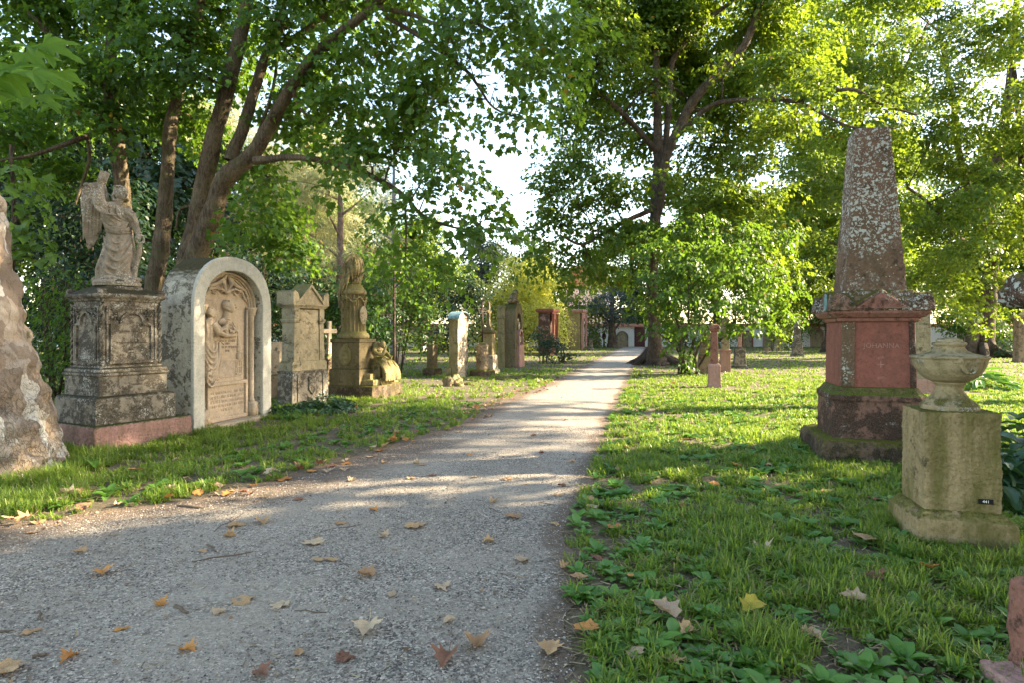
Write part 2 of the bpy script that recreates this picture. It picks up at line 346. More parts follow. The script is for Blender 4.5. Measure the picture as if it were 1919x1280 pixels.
def dryleaf(name, c):
    m, nt, out = newmat(name); n = N(nt); co = n.coord(); f = n.noise(co, 35, 5, .6)
    oi = n.n('ShaderNodeObjectInfo')
    col = n.mix(n.ramp(f, .3, .72), tuple(x*.7 for x in c), tuple(min(1,x*1.25) for x in c))
    col = n.mix(n.ramp(oi.outputs['Random'], 0, 1, 0, .5), col, (c[0]*.55, c[1]*.42, c[2]*.4))
    sp = n.ramp(n.noise(co, 90, 3), .66, .72, 0, .6); col = n.mix(sp, col, tuple(x*.25 for x in c))
    b = n.n('ShaderNodeBsdfPrincipled'); n.l(col, b.inputs['Base Color']); b.inputs['Roughness'].default_value = .6
    n.l(n.bump(f, .5, .01), b.inputs['Normal'])
    t = n.n('ShaderNodeBsdfTranslucent'); n.l(col, t.inputs[0]); mx = n.n('ShaderNodeMixShader'); mx.inputs[0].default_value = .15
    n.l(b.outputs[0], mx.inputs[1]); n.l(t.outputs[0], mx.inputs[2]); n.l(mx.outputs[0], out.inputs[0]); return m
M['dry'] = dryleaf('dry_tan_leaf', (.52,.33,.165)); M['drypale'] = dryleaf('dry_pale_leaf', (.60,.46,.30)); M['dryorange'] = dryleaf('dry_orange_leaf', (.60,.28,.07)); M['dryyellow'] = dryleaf('yellow_leaf', (.50,.42,.05)); M['dryred'] = dryleaf('dry_red_brown_leaf', (.26,.12,.07))
M['twig'] = plain('dead_twig', (.13,.095,.07), .9, scale=60)
# ---------------------------------------------------------------- foliage
def tmpl_maple():
    h = [(0,0,0),(.36,-.02,.05),(.31,.2,.03),(.54,.42,.09),(.27,.58,.03),(0,1,-.12)]
    v = h + [(-x,y,z) for x,y,z in h[1:5]]
    return np.array(v, float), [[0,1,2,3,4,5],[0,5,9,8,7,6]]
def tmpl_quad():
    return np.array([(0,0,0),(.36,.42,.09),(0,1,-.08),(-.36,.42,.09)], float), [[0,1,2],[0,2,3]]
def tmpl_kite():
    return np.array([(0,0,0),(.4,.45,.05),(0,1,0),(-.4,.45,.05)], float), [[0,1,2,3]]
def tmpl_needle():
    return np.array([(-.06,0,0),(.06,0,0),(.03,1,0),(-.03,1,0)], float), [[0,1,2,3]]
def tmpl_lance():
    return np.array([(0,0,0),(.13,.3,.03),(.11,.65,0),(0,1,-.12),(-.11,.65,0),(-.13,.3,.03)], float), [[0,1,2,3],[0,3,4,5]]
def tmpl_broad():
    return np.array([(0,0,0),(.2,.25,.1),(.27,.55,.08),(.14,.85,-.06),(0,1,-.2),(-.14,.85,-.06),(-.27,.55,.08),(-.2,.25,.1),(0,.55,0)], float), [[0,1,2,8],[8,2,3,4],[0,8,6,7],[8,4,5,6]]
def tmpl_palm():
    tips = [(90,1.0),(42,.86),(138,.86),(-8,.56),(188,.56)]; order = [(-8,.56),(42,.86),(90,1.0),(138,.86),(188,.56)]; o = []
    for i,(a,r) in enumerate(order):
        if i: o.append((a-24, .43))
        for da, k in ((-13,.60),(-8,.66),(-7,.82),(0,1.0),(7,.82),(8,.66),(13,.60)): o.append((a+da, r*k))
    v = [(0,.0,0)]
    for a, r in o:
        lob = min(abs(a-t[0]) for t in order); v.append((r*math.cos(R(a))*.95, r*math.sin(R(a)), .05*min(1,lob/20)-.16*r*r))
    for a, r in order: v.append((r*.5*math.cos(R(a))*.95, r*.5*math.sin(R(a)), -.02))
    n = len(o); return np.array(v, float), [[0,i,i+1] for i in range(1,n)]+[]
T = {'palm':tmpl_palm(), 'maple':tmpl_maple(), 'quad':tmpl_quad(), 'kite':tmpl_kite(), 'needle':tmpl_needle(), 'lance':tmpl_lance(), 'broad':tmpl_broad()}
def nrm(a): return a/np.maximum(np.linalg.norm(a, axis=-1, keepdims=True), 1e-9)
def place(name, pos, tip, nor, size, tint, kind, mat, parent=None, smooth=False):
    """one mesh of many small leaves; pos/tip/nor (N,3)"""
    v, fs = T[kind]; n = len(pos)
    t = nrm(tip); b = nrm(np.cross(t, nor)); u = np.cross(b, t)
    V = pos[:,None,:] + size[:,None,None]*(v[None,:,0,None]*b[:,None,:] + v[None,:,1,None]*t[:,None,:] + v[None,:,2,None]*u[:,None,:])
    V = V.reshape(-1,3); k = len(v)
    flat = np.concatenate([np.array(f) for f in fs]); tot = np.array([len(f) for f in fs])
    FL = (flat[None,:] + (np.arange(n)*k)[:,None]).ravel()
    totals = np.tile(tot, n); starts = np.concatenate([[0], np.cumsum(totals)[:-1]])
    return np_mesh(name, V, FL, starts, totals, mat, parent, smooth, np.repeat(tint, len(fs)))
class Tree:
    """trunk + limbs + branches in one mesh, leaves in one crown mesh, coordinates are world; the Empty stands at the foot"""
    def __init__(s, name, label, foot, cat='tree', group=None, seed=1):
        s.root = thing(name, label, cat, foot, 0, group); s.o = np.array(foot, float); s.bm = bmesh.new(); s.samples = []
        s.rg = np.random.default_rng(seed); s.sp = []; s.tips = []
    def limb(s, pts, n=10, k=5, wob=.03, samples=True):
        """pts rows x,y,z,r"""
        A = crom(pts, k); o = s.o
        A[1:-1,:3] += s.rg.normal(0, 1, (len(A)-2,3))*wob*A[1:-1,3:4]*1.5
        ring_prev = None; ref = Vector((.13,.2,1))
        P3 = [Vector(a[:3]-o) for a in A]; rings = []
        for i, p in enumerate(P3):
            t = (P3[min(i+1,len(P3)-1)]-P3[max(i-1,0)]).normalized()
            if abs(t.z) > .8: ref = Vector((0,1,.1))
            u = t.cross(ref); u.normalize(); w = u.cross(t)
            r = A[i,3]
            ring = []
            for j in range(n):
                a = 2*math.pi*j/n; d = u*math.cos(a)+w*math.sin(a)
                rr = r*(1+((.16 if n < 30 else .05)*noise.noise((p+d*r)*2.2+Vector((s.o[0],0,0))) + .09*noise.noise((p+d*r)*6) if n > 8 else 0))
                if n > 30:   # flaking plates of plane bark
                    q = Vector(((p+d*r).x*6.5, (p+d*r).y*6.5, (p+d*r).z*3.6)); q += noise.noise_vector(q*.8)*.5
                    dist, pts_ = noise.voronoi(q); hsh = noise.cell(pts_[0]*3.1+Vector((7,3,1)))
                    rr += .016*hsh - .018*max(0, 1-(dist[1]-dist[0])*7) + .006*noise.noise((p+d*r)*25)
                ring.append(s.bm.verts.new(p+d*rr))
            rings.append(ring)
        for a, b in zip(rings, rings[1:]):
            # match closest start vertex to avoid twisting
            sh = 0 if n > 30 else min(range(n), key=lambda q: (b[q].co-a[0].co).length)
            b2 = b[sh:]+b[:sh]; b[:] = b2
            for j in range(n): s.bm.faces.new((a[j], a[(j+1)%n], b[(j+1)%n], b[j]))
        s.bm.faces.new(rings[-1])
        if samples: s.samples += [(A[i,:3].copy(), A[i,3]) for i in range(len(A))]
        return A
    def twig(s, a, b, r0, r1, sag=.1, seg=3, n=5):
        a = np.array(a, float); b = np.array(b, float); L = np.linalg.norm(b-a)
        pts = []
        j = s.rg.normal(0, .05*L, 3)
        for q in range(seg+1):
            t = q/seg; p = a*(1-t)+b*t; p = p + j*math.sin(math.pi*t); p[2] += sag*L*math.sin(math.pi*t)
            pts.append(Vector(p-s.o))
        tube(s.bm, pts, [r0+(r1-r0)*q/seg for q in range(seg+1)], n)
        return [np.array(p)+s.o for p in pts]
    def blob(s, c, r, dens=2.0, br=True, branch_r=.035, fill=.35):
        """a clump of sprays in an ellipsoid round c, with its own branch from the nearest limb"""
        c = np.array(c, float); r = np.array(r if hasattr(r,'__len__') else (r,r,r*.75), float)
        n = max(3, int(dens*4.2*r.prod()))
        d = nrm(s.rg.normal(0,1,(n,3))); rad = s.rg.random(n)**fill
        pts = c + d*rad[:,None]*r
        out = d*.6 + np.array([0,0,.1]); 
        root = c
        if br and s.samples:
            S = np.array([q[0] for q in s.samples]); dist = np.linalg.norm(S-c, axis=1) + np.maximum(0, S[:,2]-c[2])*.8
            i = int(np.argmin(dist)); a = S[i]
            rr = min(s.samples[i][1]*.5, branch_r)
            line = s.twig(a, c, rr, rr*.4, .08, 4)
            s.samples.append((c, rr*.5))
            root = line[-2]
            out = nrm(pts-a)*.8 + d*.5
            m = min(n, 14)
            for q in s.rg.choice(n, m, replace=False):
                s.twig(line[int(s.rg.integers(2,5))], pts[q], rr*.35, .006, .05, 2, 3)
        s.sp.append((pts, nrm(out), np.full(n, s.rg.normal(0,.09))))
    def crown(s, mat, kind='maple', size=.15, per=14, R_=.42, up=.75, droop=.35, tint=.45, tv=.2, name='crown', keep=1.0):
        if not s.sp: return None
        pts = np.vstack([a[0] for a in s.sp]); out = np.vstack([a[1] for a in s.sp]); bt = np.concatenate([a[2] for a in s.sp])
        n = len(pts); rg = s.rg
        K = n*per
        rep = lambda a: np.repeat(a, per, axis=0)
        o_ = rep(out); flat = o_*np.array([1,1,.35]); flat = nrm(flat+1e-6)
        nn = nrm(np.array([0,0,1.0])*up + o_*(.55) + rep(rg.normal(0,.22,(n,3))))
        # disc frame
        e1 = nrm(flat - nn*(flat*nn).sum(1, keepdims=True)); e2 = np.cross(nn, e1)
        th = rg.random(K)*2*math.pi; rr = R_*np.sqrt(rg.random(K))
        off = e1*(np.cos(th)*rr*1.25)[:,None] + e2*(np.sin(th)*rr*.85)[:,None]
        pos = rep(pts) + off + nn*rg.normal(0,.05*R_/.42,K)[:,None]; pos[:,2] -= droop*rr**2*1.6
        tip = nrm(off + e1*.22) + rg.normal(0,.35,(K,3)); tip[:,2] -= droop*1.1
        nor = nn + rg.normal(0,.42,(K,3))
        sz = size*(.45+.8*rg.random(K)**.7)*rep(rg.uniform(.85,1.12,n))
        tn = np.clip(tint + rep(bt) + rep(rg.normal(0,.10,n)) + rg.normal(0,tv*.5,K), 0, .975)
        rare = rg.random(K) < .004; tn[rare] = 1.0
        if keep < 1:
            q = rg.random(K) < keep; pos, tip, nor, sz, tn = pos[q], tip[q], nor[q], sz[q], tn[q]
        return place(name, pos-s.o, tip, nor, sz, tn, kind, mat, s.root)
    def wood(s, mat, name='trunk'):
        me = bpy.data.meshes.new(name); s.bm.to_mesh(me); s.bm.free(); me.polygons.foreach_set('use_smooth', [True]*len(me.polygons))
        return link(name, me, mat, s.root)
def pxl(rows, o=None):
    """limb through seen points: (px, py, depth, radius in photo pixels)"""
    out = []
    for px, py, d, r in rows:
        p = P(px, py, d); out.append((p.x, p.y, p.z, r*d/F))
    return out
def pb(t, rows, **k):
    for px, py, d, rx, ry, rz in rows:
        p = P(px, py, d); t.blob(p, (rx*d/F, rz, ry*d/F), **k)
def gen_tree(name, label, x, y, H, tr, base, cr, mat, bark, kind='quad', size=.26, nb=36, dens=.7, per=12, seed=1, tint=.45, cat='tree', group=None, lean=0, squash=1.0, up=.75, R_=.6, top=1.0, wy=1.0):
    """a whole tree from numbers: trunk, limbs reaching into an uneven crown between heights base and H"""
    t = Tree(name, label, (x,y,0), cat, group, seed); rg = t.rg
    t.limb([(x,y,-.2,tr*1.5),(x+lean*.1,y,.5,tr*1.08),(x+lean*.3,y,H*.3,tr*.85),(x+lean*.6,y,H*.6,tr*.55),(x+lean,y,H*.93,tr*.12)], n=12)
    cz = (base+H)/2; hz = (H-base)/2
    for q in range(6):
        a = q*1.05+rg.random(); z0 = base*.7+(H-base)*.1*q; L = cr*(.75-.06*q); lx = x+lean*.5
        t.limb([(lx,y,z0,tr*.32),(lx+math.cos(a)*L*.5,y+math.sin(a)*L*.5*wy,z0+L*.35,tr*.2),(lx+math.cos(a)*L,y+math.sin(a)*L*wy,z0+L*.75,tr*.07)], n=6, k=3)
    for q in range(nb):
        d = nrm(rg.normal(0,1,3)); rad = rg.random()**.4
        k = 1-.45*max(0, d[2]*rad)*top
        c = np.array((x+lean*.5+d[0]*rad*cr*k, y+d[1]*rad*cr*k*wy, cz+d[2]*rad*hz))
        b = cr*rg.uniform(.22,.36)
        t.blob(c, (b, b, b*.7*squash), dens=dens, branch_r=tr*.18)
    t.wood(bark); t.crown(mat, kind, size, per, R_, up, tint=tint)
    return t
def bush(name, label, x, y, w, d, h, mat, kind='quad', size=.08, nb=14, dens=9, per=10, seed=1, tint=.45, R_=.2, cat='bush', group=None, z0=.1, up=.7, stems=5, loc=None, bark=None, br=.02):
    t = Tree(name, label, (x,y,0), cat, group, seed); rg = t.rg
    for q in range(stems):
        a = rg.random()*6.28; e = rg.random()*.7
        t.limb([(x+math.cos(a)*w*.08,y+math.sin(a)*d*.08,0,br*1.3),(x+math.cos(a)*w*.25*e,y+math.sin(a)*d*.25*e,h*.4,br),(x+math.cos(a)*w*.4*e,y+math.sin(a)*d*.4*e,h*.85,br*.4)], n=5, k=3)
    for q in range(nb):
        dd = nrm(rg.normal(0,1,3)); rad = rg.random()**.45; z = z0+(h-z0)*(.5+.5*dd[2]*rad)
        b = (w+d)/2*rg.uniform(.15,.25)
        t.blob((x+dd[0]*rad*w*.42, y+dd[1]*rad*d*.42, z), (b,b,min(b, h*.2)), dens=dens, branch_r=br)
    t.wood(bark or M['barkdark'], 'stems'); t.crown(mat, kind, size, per, R_, up, tint=tint, name='foliage')
    return t
# ---------------------------------------------------------------- trees seen in the photograph
# the clump of maple trunks behind the angel
t = Tree('maple_tree', 'broad maple of several leaning trunks rising behind the arched white monument', G(345,752), seed=3)
t.limb(pxl([(258,775,14.6,23.4),(254,700,14.6,17.2),(246,560,14.6,14.4),(232,400,14.6,13.8),(224,290,14.4,13.1),(207,160,14.2,11.7),(212,40,14.2,9.6),(225,-90,14.2,6.9)]), n=16)
t.limb(pxl([(296,775,14,24.8),(286,640,14,18.6),(287,540,14,16.5),(303,450,14,14.4),(313,330,14,12.4),(320,230,14,11.0),(345,140,14,9.6),(372,30,14,8.3),(390,-80,14,5.5)]), n=16)
t.limb(pxl([(335,775,13.8,28.9),(333,600,13.8,20.6),(345,500,13.8,17.2),(372,400,13.8,16.5),(395,280,13.6,15.1),(425,170,13.5,13.1),(452,60,13.4,11.7),(475,-60,13.4,8.3)]), n=16)
t.limb(pxl([(350,775,13.6,31.6),(350,600,13.5,23.4),(365,490,13.4,21.3),(395,410,13.2,18.6),(425,330,13,16.5),(475,285,13,13.8),(515,215,12.8,11.7),(550,155,12.6,10.3),(590,100,12.4,8.9),(650,50,12.2,8.3),(705,8,12,7.6),(760,-60,11.8,5.5)]), n=14)
t.limb(pxl([(430,300,13.2,11.7),(455,240,13.3,11.0),(476,172,13.4,9.6),(499,101,13.4,8.3),(525,37,13.4,6.9),(540,-40,13.4,4.8)]), n=12)
t.limb(pxl([(518,90,13.4,6.9),(545,75,13.4,6.2),(600,37,13.4,4.8),(650,0,13.2,3.4)]), n=8)
t.limb(pxl([(478,300,12.9,8.3),(510,297,12.7,6.9),(560,294,12.4,6.2),(650,309,12,5.5),(710,336,11.8,4.8),(755,364,11.6,4.1),(785,397,11.5,3.4),(819,416,11.4,2.8),(870,430,11.2,1.7)]), n=8)
t.limb(pxl([(757,366,11.6,2.4),(761,420,11.5,2.1),(760,480,11.5,1.4)]), n=5)
t.limb(pxl([(702,12,12,4.8),(770,26,11.5,4.1),(822,45,11.2,3.4),(882,41,11,2.8),(930,60,10.8,2.1)]), n=7)
t.limb(pxl([(725,30,12,4.8),(804,79,11.5,4.1),(871,129,11.2,3.4),(894,157,11,2.8),(927,202,10.8,2.1),(991,225,10.6,1.4)]), n=7)
t.limb(pxl([(205,165,14.3,8.3),(190,160,14.3,8.3),(150,110,14.3,6.9),(110,80,14.2,6.2),(40,8,14.1,5.5),(0,-20,14,4.8)]), n=9)
t.limb(pxl([(222,230,14.3,6.2),(175,250,14,5.5),(120,270,13.6,4.8),(60,290,13.4,3.4),(0,300,13.2,2.8)]), n=7)
t.limb(pxl([(165,255,14,3.4),(167,300,14,3.4),(155,340,14,2.8),(140,385,14,2.1)]), n=6)
t.limb(pxl([(547,150,12.6,4.8),(560,200,12.6,2.8),(600,230,12.5,2.1)]), n=6)
t.limb(pxl([(470,285,13,4.1),(505,190,13.4,3.4),(520,110,13.6,2.8),(530,0,13.6,2.1)]), n=6)
t.limb(pxl([(395,385,13.6,5.5),(340,390,13.7,2.8),(330,430,13.7,2.1)]), n=6)
U = [(60,30,14.5,75,55,1.3),(150,30,15,80,55,1.4),(260,20,14,80,60,1.3),(340,60,13.5,70,55,1.2),(430,20,14.5,75,50,1.3),(520,40,12.5,70,45,1.1),(600,0,13.5,80,50,1.2),(690,-20,12.5,70,45,1.1),(780,-10,12,70,38,1),
 (60,130,15,80,55,1.3),(160,140,13.5,75,55,1.2),(270,110,13.2,70,55,1.1),(360,140,13,60,50,1),(300,190,15.5,70,50,1.2),(440,120,15,60,50,1.1),(560,110,14,60,50,1.1),(640,110,12.5,65,45,1.1),(720,80,12,60,42,1),(800,110,11.5,55,38,.9),
 (90,200,15,80,45,1.2),(30,250,14,70,45,1.1),(190,215,13.4,60,40,1),(120,340,15,60,40,1.1),(360,230,15.2,60,45,1.1),(560,230,14,65,50,1.1),(640,200,12.4,70,48,1.1),(730,190,12,65,45,1),(800,210,11.5,55,40,.9),(600,170,13,50,40,.9),
 (680,270,11.8,65,36,.9),(760,270,11.6,60,38,.9),(820,300,11.2,50,28,.8),(620,270,12.2,50,30,.8),(700,310,11.6,55,28,.8),(860,330,11,42,22,.7),(800,360,11.2,50,24,.7),(880,375,11,42,18,.6),(840,400,11,45,20,.6),(780,420,11.4,45,22,.7),(720,400,11.5,38,24,.6),(900,420,10.9,40,16,.5),(860,455,10.9,45,20,.6),(800,480,11.2,50,22,.7),(740,470,11.6,38,22,.6),(760,520,11.6,45,20,.6),
 (500,330,14,45,38,.9),(530,400,15,45,35,.9),(500,440,15.5,50,32,.9),(560,470,15.5,55,30,.9),(610,350,12.2,35,18,.5),(450,300,14.5,35,35,.8),
 (470,345,11.9,36,15,.5),(450,385,11.8,45,18,.5),(485,405,11.7,36,15,.5),(430,420,11.9,30,10,.35),
 (850,30,10.8,55,28,.8),(900,60,10.6,50,26,.8),(880,120,10.6,45,26,.7),(950,40,10.5,55,30,.8),(990,110,10.5,45,30,.7),(930,160,10.5,42,22,.6),(1000,190,10.4,40,20,.6),(1040,60,10.5,45,30,.7),(960,90,10.5,45,26,.7),(1050,150,10.6,38,26,.6),(1090,90,10.8,40,36,.7),(1080,20,10.6,45,30,.7),
 (930,400,10.9,42,22,.8),(955,445,10.9,34,20,.7),(900,475,11,45,20,.8),(860,305,10.9,42,24,.8),(905,345,10.9,38,20,.7),(830,245,11.2,40,24,.8),(800,170,11.4,50,30,.9),(870,190,11,34,16,.6),(850,520,11.2,40,14,.6),(940,220,10.6,40,14,.5),(990,240,10.4,30,12,.4),(760,210,11.6,50,30,.9),(980,10,10.6,70,34,.9),(1010,140,10.4,50,26,.7),(840,70,11,55,34,.9),(900,-10,10.8,60,30,.9),
 (120,-90,14,120,60,1.6),(330,-90,14,120,60,1.6),(540,-90,13,120,60,1.6),(740,-100,12,110,50,1.4),(920,-60,10.8,80,45,1),(230,-180,14,140,60,2),(500,-200,13,150,70,2),(800,-180,12,120,60,1.6)]
pb(t, U, dens=17, branch_r=.04)
t.wood(M['bark']); t.crown(M['leaf'], 'maple', .13, 22, .40, tint=.45)
# roots of the clump stay inside the trunk mesh; the big maple right of the path
t = Tree('maple_tree', 'tall dark maple with flared roots standing right beside the end of the path', G(1228,684), seed=5)
t.limb(pxl([(1232,688,29,25.2),(1229,672,29,17.8),(1227,640,29,12.6),(1224,580,29,10.4),(1222,500,29,10.0),(1228,400,29,10.4),(1234,310,29,9.6),(1232,213,29,7.4),(1230,120,29,5.9),(1225,-20,29,3.7)]), n=18)
t.limb(pxl([(1232,400,29,8.9),(1247,300,28.6,8.9),(1271,243,28.3,8.9),(1300,188,28,8.9),(1339,145,27.6,8.1),(1394,85,27,7.4),(1424,0,26.5,5.9),(1440,-80,26,4.4)]), n=12)
t.limb(pxl([(1245,300,29,5.9),(1255,180,29,5.9),(1262,111,29,5.2),(1313,47,28.5,4.4),(1373,0,28,3.7),(1420,-50,28,3.0)]), n=8)
t.limb(pxl([(1268,255,28.3,5.9),(1322,205,27,4.8),(1365,188,26,4.4),(1463,186,24.5,4.1),(1497,188,24,3.7),(1591,166,22.5,3.3),(1646,192,22,2.6),(1720,215,21.5,1.5)]), n=7)
t.limb(pxl([(1497,188,24,3.0),(1552,218,23,2.6),(1604,239,22.5,1.9),(1680,240,22,1.1)]), n=6)
t.limb(pxl([(1236,290,29,5.9),(1180,225,28,5.2),(1122,172,27,5.2),(1062,112,26,5.2),(1010,95,25.5,3.7),(948,82,25,2.6)]), n=8)
t.limb(pxl([(1226,390,29,5.2),(1167,416,28,4.1),(1122,442,27,3.7),(1089,457,26.5,3.0),(1050,440,26,1.9)]), n=7)
t.limb(pxl([(1228,440,29,5.2),(1270,420,27.5,3.7),(1330,430,26,3.0),(1390,450,25,1.9)]), n=7)
for a, L in ((-.4,1.6),(.5,1.7),(1.5,1.2),(2.6,1.5),(3.6,1.4),(4.6,1.6),(5.4,1.9)):
    g = G(1228,684); c_, s_ = math.cos(a), math.sin(a)
    t.limb([(g.x+c_*.25,g.y+s_*.25,.75,.2),(g.x+c_*.6,g.y+s_*.6,.32,.2),(g.x+c_*L*.8,g.y+s_*L*.8,.05,.13),(g.x+c_*L*1.1,g.y+s_*L*1.1,-.1,.05)], n=8, k=3, samples=False)
U = [(1210,20,29,95,55,2.4),(1110,20,26,70,50,1.8),(1310,30,31,80,45,2),(1420,60,29,75,45,1.8),(1160,90,27,70,50,1.8),(1250,130,32,75,50,2),(1350,110,32,65,40,2),(1460,130,25,65,36,1.6),(1090,150,26.5,55,36,1.4),(1170,190,30,65,42,1.7),
 (1290,200,32,60,42,1.8),(1380,230,30,55,34,1.5),(1540,150,23.5,60,26,1.2),(1620,210,22.5,60,22,1.1),(1480,230,26.5,50,22,1.2),(1130,250,28,50,38,1.5),(1200,270,31,55,38,1.5),(1320,290,31,65,38,1.7),(1400,300,27,55,34,1.5),(1060,290,27.5,42,30,1.2),(1100,320,27,55,32,1.4),
 (1070,370,27,50,30,1.3),(1150,360,27.5,60,34,1.6),(1250,350,31,65,36,1.7),(1350,370,26.5,65,36,1.6),(1440,370,26.5,50,32,1.4),(1050,420,26.5,48,28,1.2),(1120,430,27,55,28,1.4),(1190,440,27.5,55,30,1.5),(1290,430,26.5,60,32,1.5),(1380,440,26,60,32,1.4),(1460,440,26.5,45,28,1.2),
 (1100,490,27.5,48,26,1.2),(1050,500,27,36,20,.9),(1150,510,28,42,24,1.1),(1410,490,25.5,55,26,1.2),(1480,500,26,40,22,1),(1000,470,26.5,30,16,.7),(1070,540,28,28,14,.7),(1340,500,26,50,24,1.2),(1450,540,26,45,18,1),(1030,350,27,36,24,1),
 (1040,330,27,40,26,1.3),(1020,390,26.5,34,24,1.2),(1000,435,26.5,34,20,1),(985,480,26.5,32,16,.9),(1040,465,27,40,20,1.1),(1005,515,27,30,14,.8),(1050,255,26.5,38,24,1.1),(1070,215,26,45,26,1.2),(1120,120,26,60,36,1.5),(1010,300,26.5,22,16,.7),(1300,150,32,70,40,2),(1380,160,31,60,36,1.8),(1250,50,29,80,45,2.2),(1440,230,26,45,30,1.4),(1520,90,26,60,36,1.6),
 (1230,150,27,40,26,.9),(1245,330,26.5,40,24,.9),(1205,430,27,34,22,.9),(1300,230,26.5,40,20,.8),(1360,120,26,40,24,.8),(1450,175,23.8,55,18,.6),(1540,175,22.5,50,18,.6),(1640,180,21.8,50,22,.7),
 (1000,120,25,45,26,1.1),(1040,200,26,34,22,.9),(1010,60,25,50,30,1.2),(1180,60,30,60,40,1.8),(1130,30,29,60,44,1.8),(1260,90,31,60,40,1.8),(1340,200,30,55,36,1.6),(1100,200,28,50,34,1.4),(1410,150,29,50,34,1.6),(1290,-50,28,130,50,2.6),(1100,-60,26,100,50,2.2),(1450,-30,26,90,50,2)]
pb(t, U, dens=6.2, branch_r=.08)
t.wood(M['barkdark']); t.crown(M['leafbright'], 'maple', .175, 22, .52, tint=.36)
# right-hand maples
t = Tree('maple_tree', 'old maple with ivy on its forked trunk at the right, behind the stone urn', P(1838,668,38)*1.0, seed=8); t.root.location.z = 0; t.o[2] = 0
t.limb(pxl([(1845,672,38,28.9),(1845,655,38,18.7),(1848,600,38,14.4),(1854,540,38,12.8),(1856,480,38,11.0),(1850,400,38,10.2),(1870,300,38,9.3),(1890,180,38,7.6),(1900,60,38,6.0),(1910,-60,38,4.2)]), n=16)
t.limb(pxl([(1815,672,38,17.0),(1822,640,38,11.0),(1832,590,38,9.3),(1850,540,38,9.3)]), n=12)
t.limb(pxl([(1855,500,38,7.6),(1830,400,37,6.8),(1800,300,36,6.0),(1785,180,36,4.2),(1760,60,36,3.4)]), n=8)
t.limb(pxl([(1858,500,38,7.6),(1885,440,36,6.8),(1912,380,35,6.8),(1915,280,35,6.0),(1905,180,35,4.2),(1895,60,35,3.4)]), n=8)
t.limb(pxl([(1855,470,38,5.1),(1790,440,35,4.2),(1740,380,33,3.4),(1700,350,32,2.5)]), n=7)
g = P(1840,668,38); g.z = 0
for a, L in ((-.1,3.0),(.9,1.6),(2.2,1.6),(3.1,2.0),(4.2,1.6),(5.3,2.2)):
    c_, s_ = math.cos(a), math.sin(a)
    t.limb([(g.x+c_*.4,g.y+s_*.4,.8,.25),(g.x+c_*.9,g.y+s_*.9,.35,.24),(g.x+c_*L*.8,g.y+s_*L*.8,.08,.16),(g.x+c_*L*1.1,g.y+s_*L*1.1,-.1,.06)], n=8, k=3, samples=False)
U = []
rg = np.random.default_rng(11)
for py in range(-40, 500, 52):
    for px in range(1500, 2100, 62):
        if py > 420 and px < 1740: continue
        U.append((px+rg.uniform(-22,22), py+rg.uniform(-18,18), rg.uniform(29,36), rg.uniform(34,50), rg.uniform(22,32), rg.uniform(1.1,1.7)))
U += [(1790,520,30,45,26,1.2),(1750,560,29,34,20,.9),(1830,560,31,36,20,1),(1860,520,31,40,24,1.1),(1800,590,29,34,18,.9),(1850,610,29,28,13,.7),(1900,580,31,28,16,.8),(1760,480,32,40,24,1.2),(1720,520,31,36,20,1)]
pb(t, U, dens=6.5, branch_r=.09)
t.wood(M['barkdark']); t.crown(M['leafbright'], 'maple', .17, 20, .52, tint=.5)
t = Tree('maple_tree', 'slender maple with a straight trunk seen directly above and behind the red obelisk', P(1553,668,47), seed=9); t.root.location.z = 0; t.o[2] = 0
t.limb(pxl([(1550,664,47,15.3),(1553,650,47,11.0),(1568,560,47,9.3),(1590,400,47,9.3),(1608,240,47,8.5),(1612,100,47,7.6),(1612,-60,47,5.1)]), n=12)
t.limb(pxl([(1600,300,47,5.1),(1660,210,46,4.2),(1700,120,36,3.4),(1740,40,36,2.5)]), n=7)
t.limb(pxl([(1606,200,47,5.1),(1560,120,48,4.2),(1530,30,48,2.5)]), n=7)
U = []
for py in range(-50, 560, 60):
    for px in range(1450, 1720, 62):
        U.append((px+rg.uniform(-22,22), py+rg.uniform(-20,20), rg.uniform(44,50), rg.uniform(36,52), rg.uniform(22,30), rg.uniform(1.2,1.9)))
pb(t, U, dens=5, branch_r=.09)
t.wood(M['barkdark']); t.crown(M['leafbright'], 'maple', .2, 18, .6, tint=.45)
# the understorey tree in front of the big maple
t = Tree('shrub_maple', 'low bushy young tree arching over the small red sandstone post', G(1290,704), 'young tree', seed=12)
g = G(1290,704)
for q,(px,py) in enumerate([(1250,560),(1290,520),(1330,560),(1380,540),(1230,620),(1420,600),(1310,600)]):
    b = P(px,py,22+.4*(q%3)-.4)
    t.limb([(g.x+.12*(q-3),g.y+.1*(q%3),-.05,.05),(g.x*.6+b.x*.4,g.y*.6+b.y*.4,b.z*.5+.2,.035),(b.x,b.y,b.z,.015)], n=6, k=4)
U = [(1230,520,22.5,42,26,.9),(1290,500,22,50,28,1.0),(1350,510,22,50,28,1.0),(1410,520,22.5,45,26,.9),(1210,570,22.5,36,26,.8),(1270,560,21.5,48,28,.9),(1340,565,21.5,50,28,.9),(1400,570,22,48,26,.9),(1450,560,23,36,24,.8),
 (1240,615,22,34,22,.7),(1300,610,21.5,40,20,.7),(1370,615,22.5,38,18,.7),(1430,610,23,36,18,.7),(1200,470,23,30,22,.7),(1260,460,22.5,40,22,.8),(1330,465,22.5,44,22,.8),(1390,475,22.5,42,22,.8),(1440,500,23,36,20,.7),(1255,655,22,22,14,.4),(1290,665,21.8,22,14,.4),(1285,690,21.6,20,12,.3),(1320,645,22,24,14,.4),(1480,590,24,30,18,.6)]
pb(t, [(1225,455,24,45,30,1),(1300,420,24,50,30,1),(1380,430,24,50,30,1),(1460,450,24,45,30,1),(1180,520,23,30,24,.7),(1500,540,24,30,24,.7)], dens=7, branch_r=.02)
